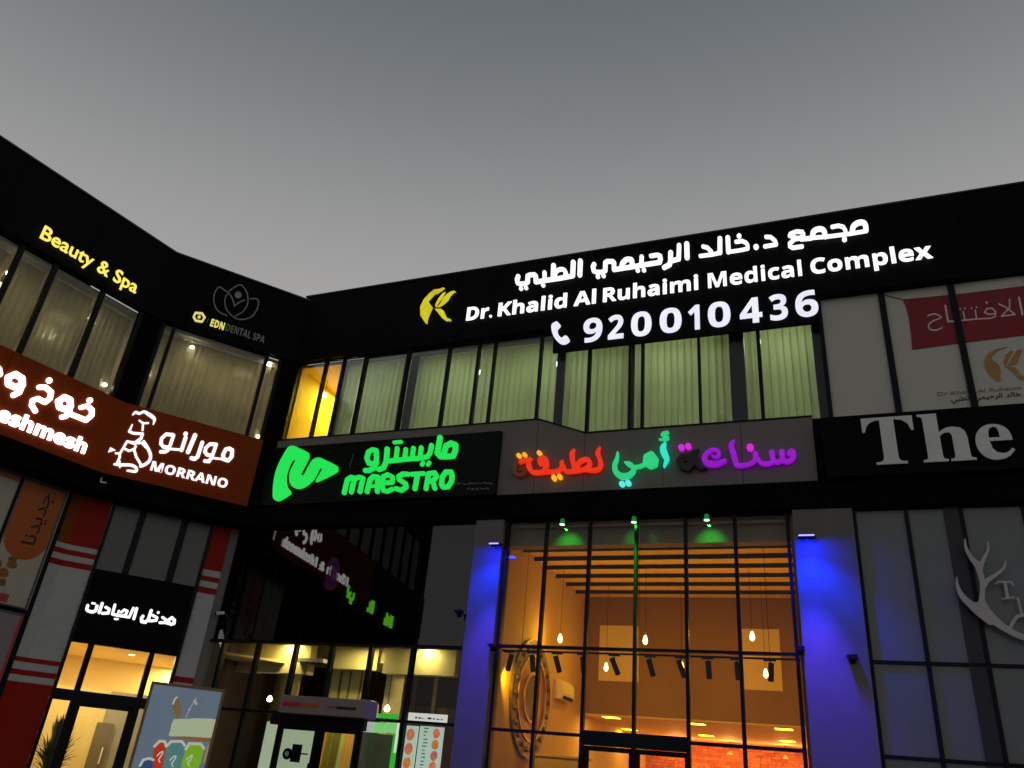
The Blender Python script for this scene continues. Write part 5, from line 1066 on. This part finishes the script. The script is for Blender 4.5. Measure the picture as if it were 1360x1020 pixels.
for q in w1.vertices:
    x, y = q.co.x, q.co.y; f = (x-bb[0])/(bb[1]-bb[0]); g_ = (y-bb[2])/(bb[3]-bb[2]); q.co = (uu1-g_*(uu1-uu0), zb__+f*L_, q.co.z)
put(t, 'poster_lettering', w1, INK, VC-.066)
fu, fz = lz(5, 757)
FD = mat('dish_print', (.30, .12, .02), .6, var=.6, scale=20)
for k in range(9):
    rk = random.Random(k); MB().tube((fu+rk.uniform(-.25, .22), VC-.064+k*.0004, fz+rk.uniform(-.32, .3)), (fu+rk.uniform(-.25, .22), VC-.0575, fz+rk.uniform(-.3, .3)), .001)
    c0, c1 = fu+rk.uniform(-.22, .18), fz+rk.uniform(-.32, .3); MB().prism([(c0+.12*math.cos(6.28*j/9)*rk.uniform(.7, 1.2), c1+.10*math.sin(6.28*j/9)*rk.uniform(.7, 1.2)) for j in range(9)][::-1], VC-.062-.0006*k, VC-.057).link('dish_picture', FD, t)
ru, rz = lz(2, 793); B(ru-.4, ru+.12, VC-.061, VC-.057, rz-.1, rz+.08).link('red_print', mat('poster_red', (.5, .05, .05), .5), t)
t = Thing('poster_box', LEFT, (pa-.9, VC, pz0), 'whitish poster box with an orange top edge at the left border', 'poster')
B(pa-1.5, pa-.09, VC-.05, VC+.12, pz0, pz1+.02).link('box', GLASSB, t); B(pa-1.47, pa-.12, VC-.056, VC-.051, pz0+.04, pz1-.1).link('poster_sheet', PWH, t)
B(pa-1.47, pa-.12, VC-.062, VC-.057, pz1-.2, pz1-.1).link('orange_strip', PO, t)
t = Thing('poster_box', LEFT, (-.85, VC, .6), 'lower pale poster box under the orange arch poster', 'poster')
B(pa-1.5, pb+.06, VC-.05, VC+.12, .5, pz0-.09).link('box', GLASSB, t); B(pa-1.47, pb-.02, VC-.056, VC-.051, .55, pz0-.15).link('poster_sheet', mat('poster_mauve', (.30, .24, .25), .4, var=.1), t); B(pb-.02, pb+.05, VC-.0555, VC-.051, .55, pz0-.15).link('red_edge', MATS['poster_red'], t)
S(lw, LE, pl0-.01, VC+.13, VC+.3, 0, zbe, 'backing_wall', BEAM)
S(lw, pb+.085, pl0-.006, VC-.02, VC+.2, 0, zbe, 'slim_post', FRAME)
# ================================================================== free standing poster board
PB_ = Plane(-4.35, 11.18, 70.5)
def pbp(x, y, v=0): return PB_.at(x, y, v)
a, z1_ = pbp(202, 913); b, _ = pbp(293, 914.5); z0_ = .25; z1_ = (z1_+pbp(293, 914.5)[1])/2; a = (pbp(202, 913)[0]+pbp(179, 1015)[0])/2-.01; b = (pbp(293, 915)[0]+pbp(277, 1010)[0])/2; print('board', a, b, z1_)
t = Thing('poster_stand', PB_, (0, 0, 0), 'wooden framed poster stand picturing a cup and coloured jars before the entrance', 'poster stand')
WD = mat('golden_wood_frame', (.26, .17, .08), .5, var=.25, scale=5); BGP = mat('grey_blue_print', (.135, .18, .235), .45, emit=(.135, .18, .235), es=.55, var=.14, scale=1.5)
fw_ = .035
MB().box(a-fw_, a, -.02, .13, .1, z1_+fw_).box(b, b+fw_, -.02, .13, .1, z1_+fw_).box(a, b, -.019, .129, z1_, z1_+fw_).box(a, b, -.019, .129, z0_-.05, z0_).link('frame', WD, t, bevel=.006)
B(a, b, .0, .12, z0_, z1_).link('poster_sheet', BGP, t)
for k in (a-.02, b-.03): B(k, k+.05, -.2, .35, 0, .1).link('foot', WD, t)
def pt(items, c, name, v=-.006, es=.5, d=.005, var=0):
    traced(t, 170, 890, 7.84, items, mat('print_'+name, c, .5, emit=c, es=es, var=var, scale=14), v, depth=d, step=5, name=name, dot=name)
pt([('P', (478, 508), (620, 508), (700, 502), (910, 512), (905, 560), (880, 660), (868, 704), (700, 695), (560, 688), (432, 686), (440, 630), (455, 560))], (.50, .58, .36), 'pale_green_cup')
pt([('p', (450, 692), (868, 706), (862, 750), (600, 728), (470, 712))], (.28, .13, .04), 'wooden_tray')
pt([('P', (500, 508), (478, 420), (465, 340), (485, 295), (512, 280), (538, 310), (548, 380), (562, 462), (545, 450), (530, 508))], (.24, .14, .05), 'wooden_spoon')
pt([('s', 9, (470, 350), (488, 300), (510, 284))], (.6, .6, .6), 'spoon_highlight', -.009)
pt([('s', 4, (602, 498), (640, 410), (680, 340), (715, 290)), ('s', 14, (695, 320), (710, 350)), ('d', 640, 408, 12)], (.5, .48, .45), 'thin_fork')
JW = (.62, .62, .50)
for nm, c, pts in [('red_jar', (.48, .04, .012), [(275, 800), (330, 745), (385, 750), (398, 800), (385, 860), (372, 940), (360, 1060), (265, 1060), (262, 900)]), ('teal_jar', (.085, .23, .22), [(410, 790), (450, 750), (560, 748), (590, 790), (580, 850), (560, 950), (555, 1060), (362, 1060), (375, 960), (395, 860)]),
                 ('green_jar', (.20, .46, .015), [(600, 830), (640, 770), (760, 775), (790, 820), (770, 900), (760, 960), (735, 1010), (720, 1060), (556, 1060), (570, 930)]), ('blue_jar', (.03, .07, .20), [(125, 1000), (160, 940), (220, 925), (262, 940), (262, 1060), (110, 1060)])]:
    pt([('P', *pts)], c, nm, -.008, .55, .006, .15)
    top = sorted(pts, key=lambda p: p[1])[:4]; top = sorted(top)
    pt([('s', 15, *[(x, y-6) for x, y in top])], JW, nm+'_lid', -.012)
for x, y in ((330, 885), (465, 930), (635, 925)): pt([('S', 7, (x-28, y+10), (x+5, y-25), (x+35, y-35), (x+15, y+10), (x-10, y+45), (x+2, y+75))], (.65, .65, .6), 'jar_print', -.012)
pt([('s', 9, (790, 960), (820, 850), (835, 790))], (.5, .28, .08), 'honey_drip', -.010)
lamp(t, 'board_light', 'AREA', ((a+b)/2, -.5, z1_+.5), 2.5, (1, .95, .85), size=.6, size_y=.1, aim=((a+b)/2, 0, 1.5)) if False else None
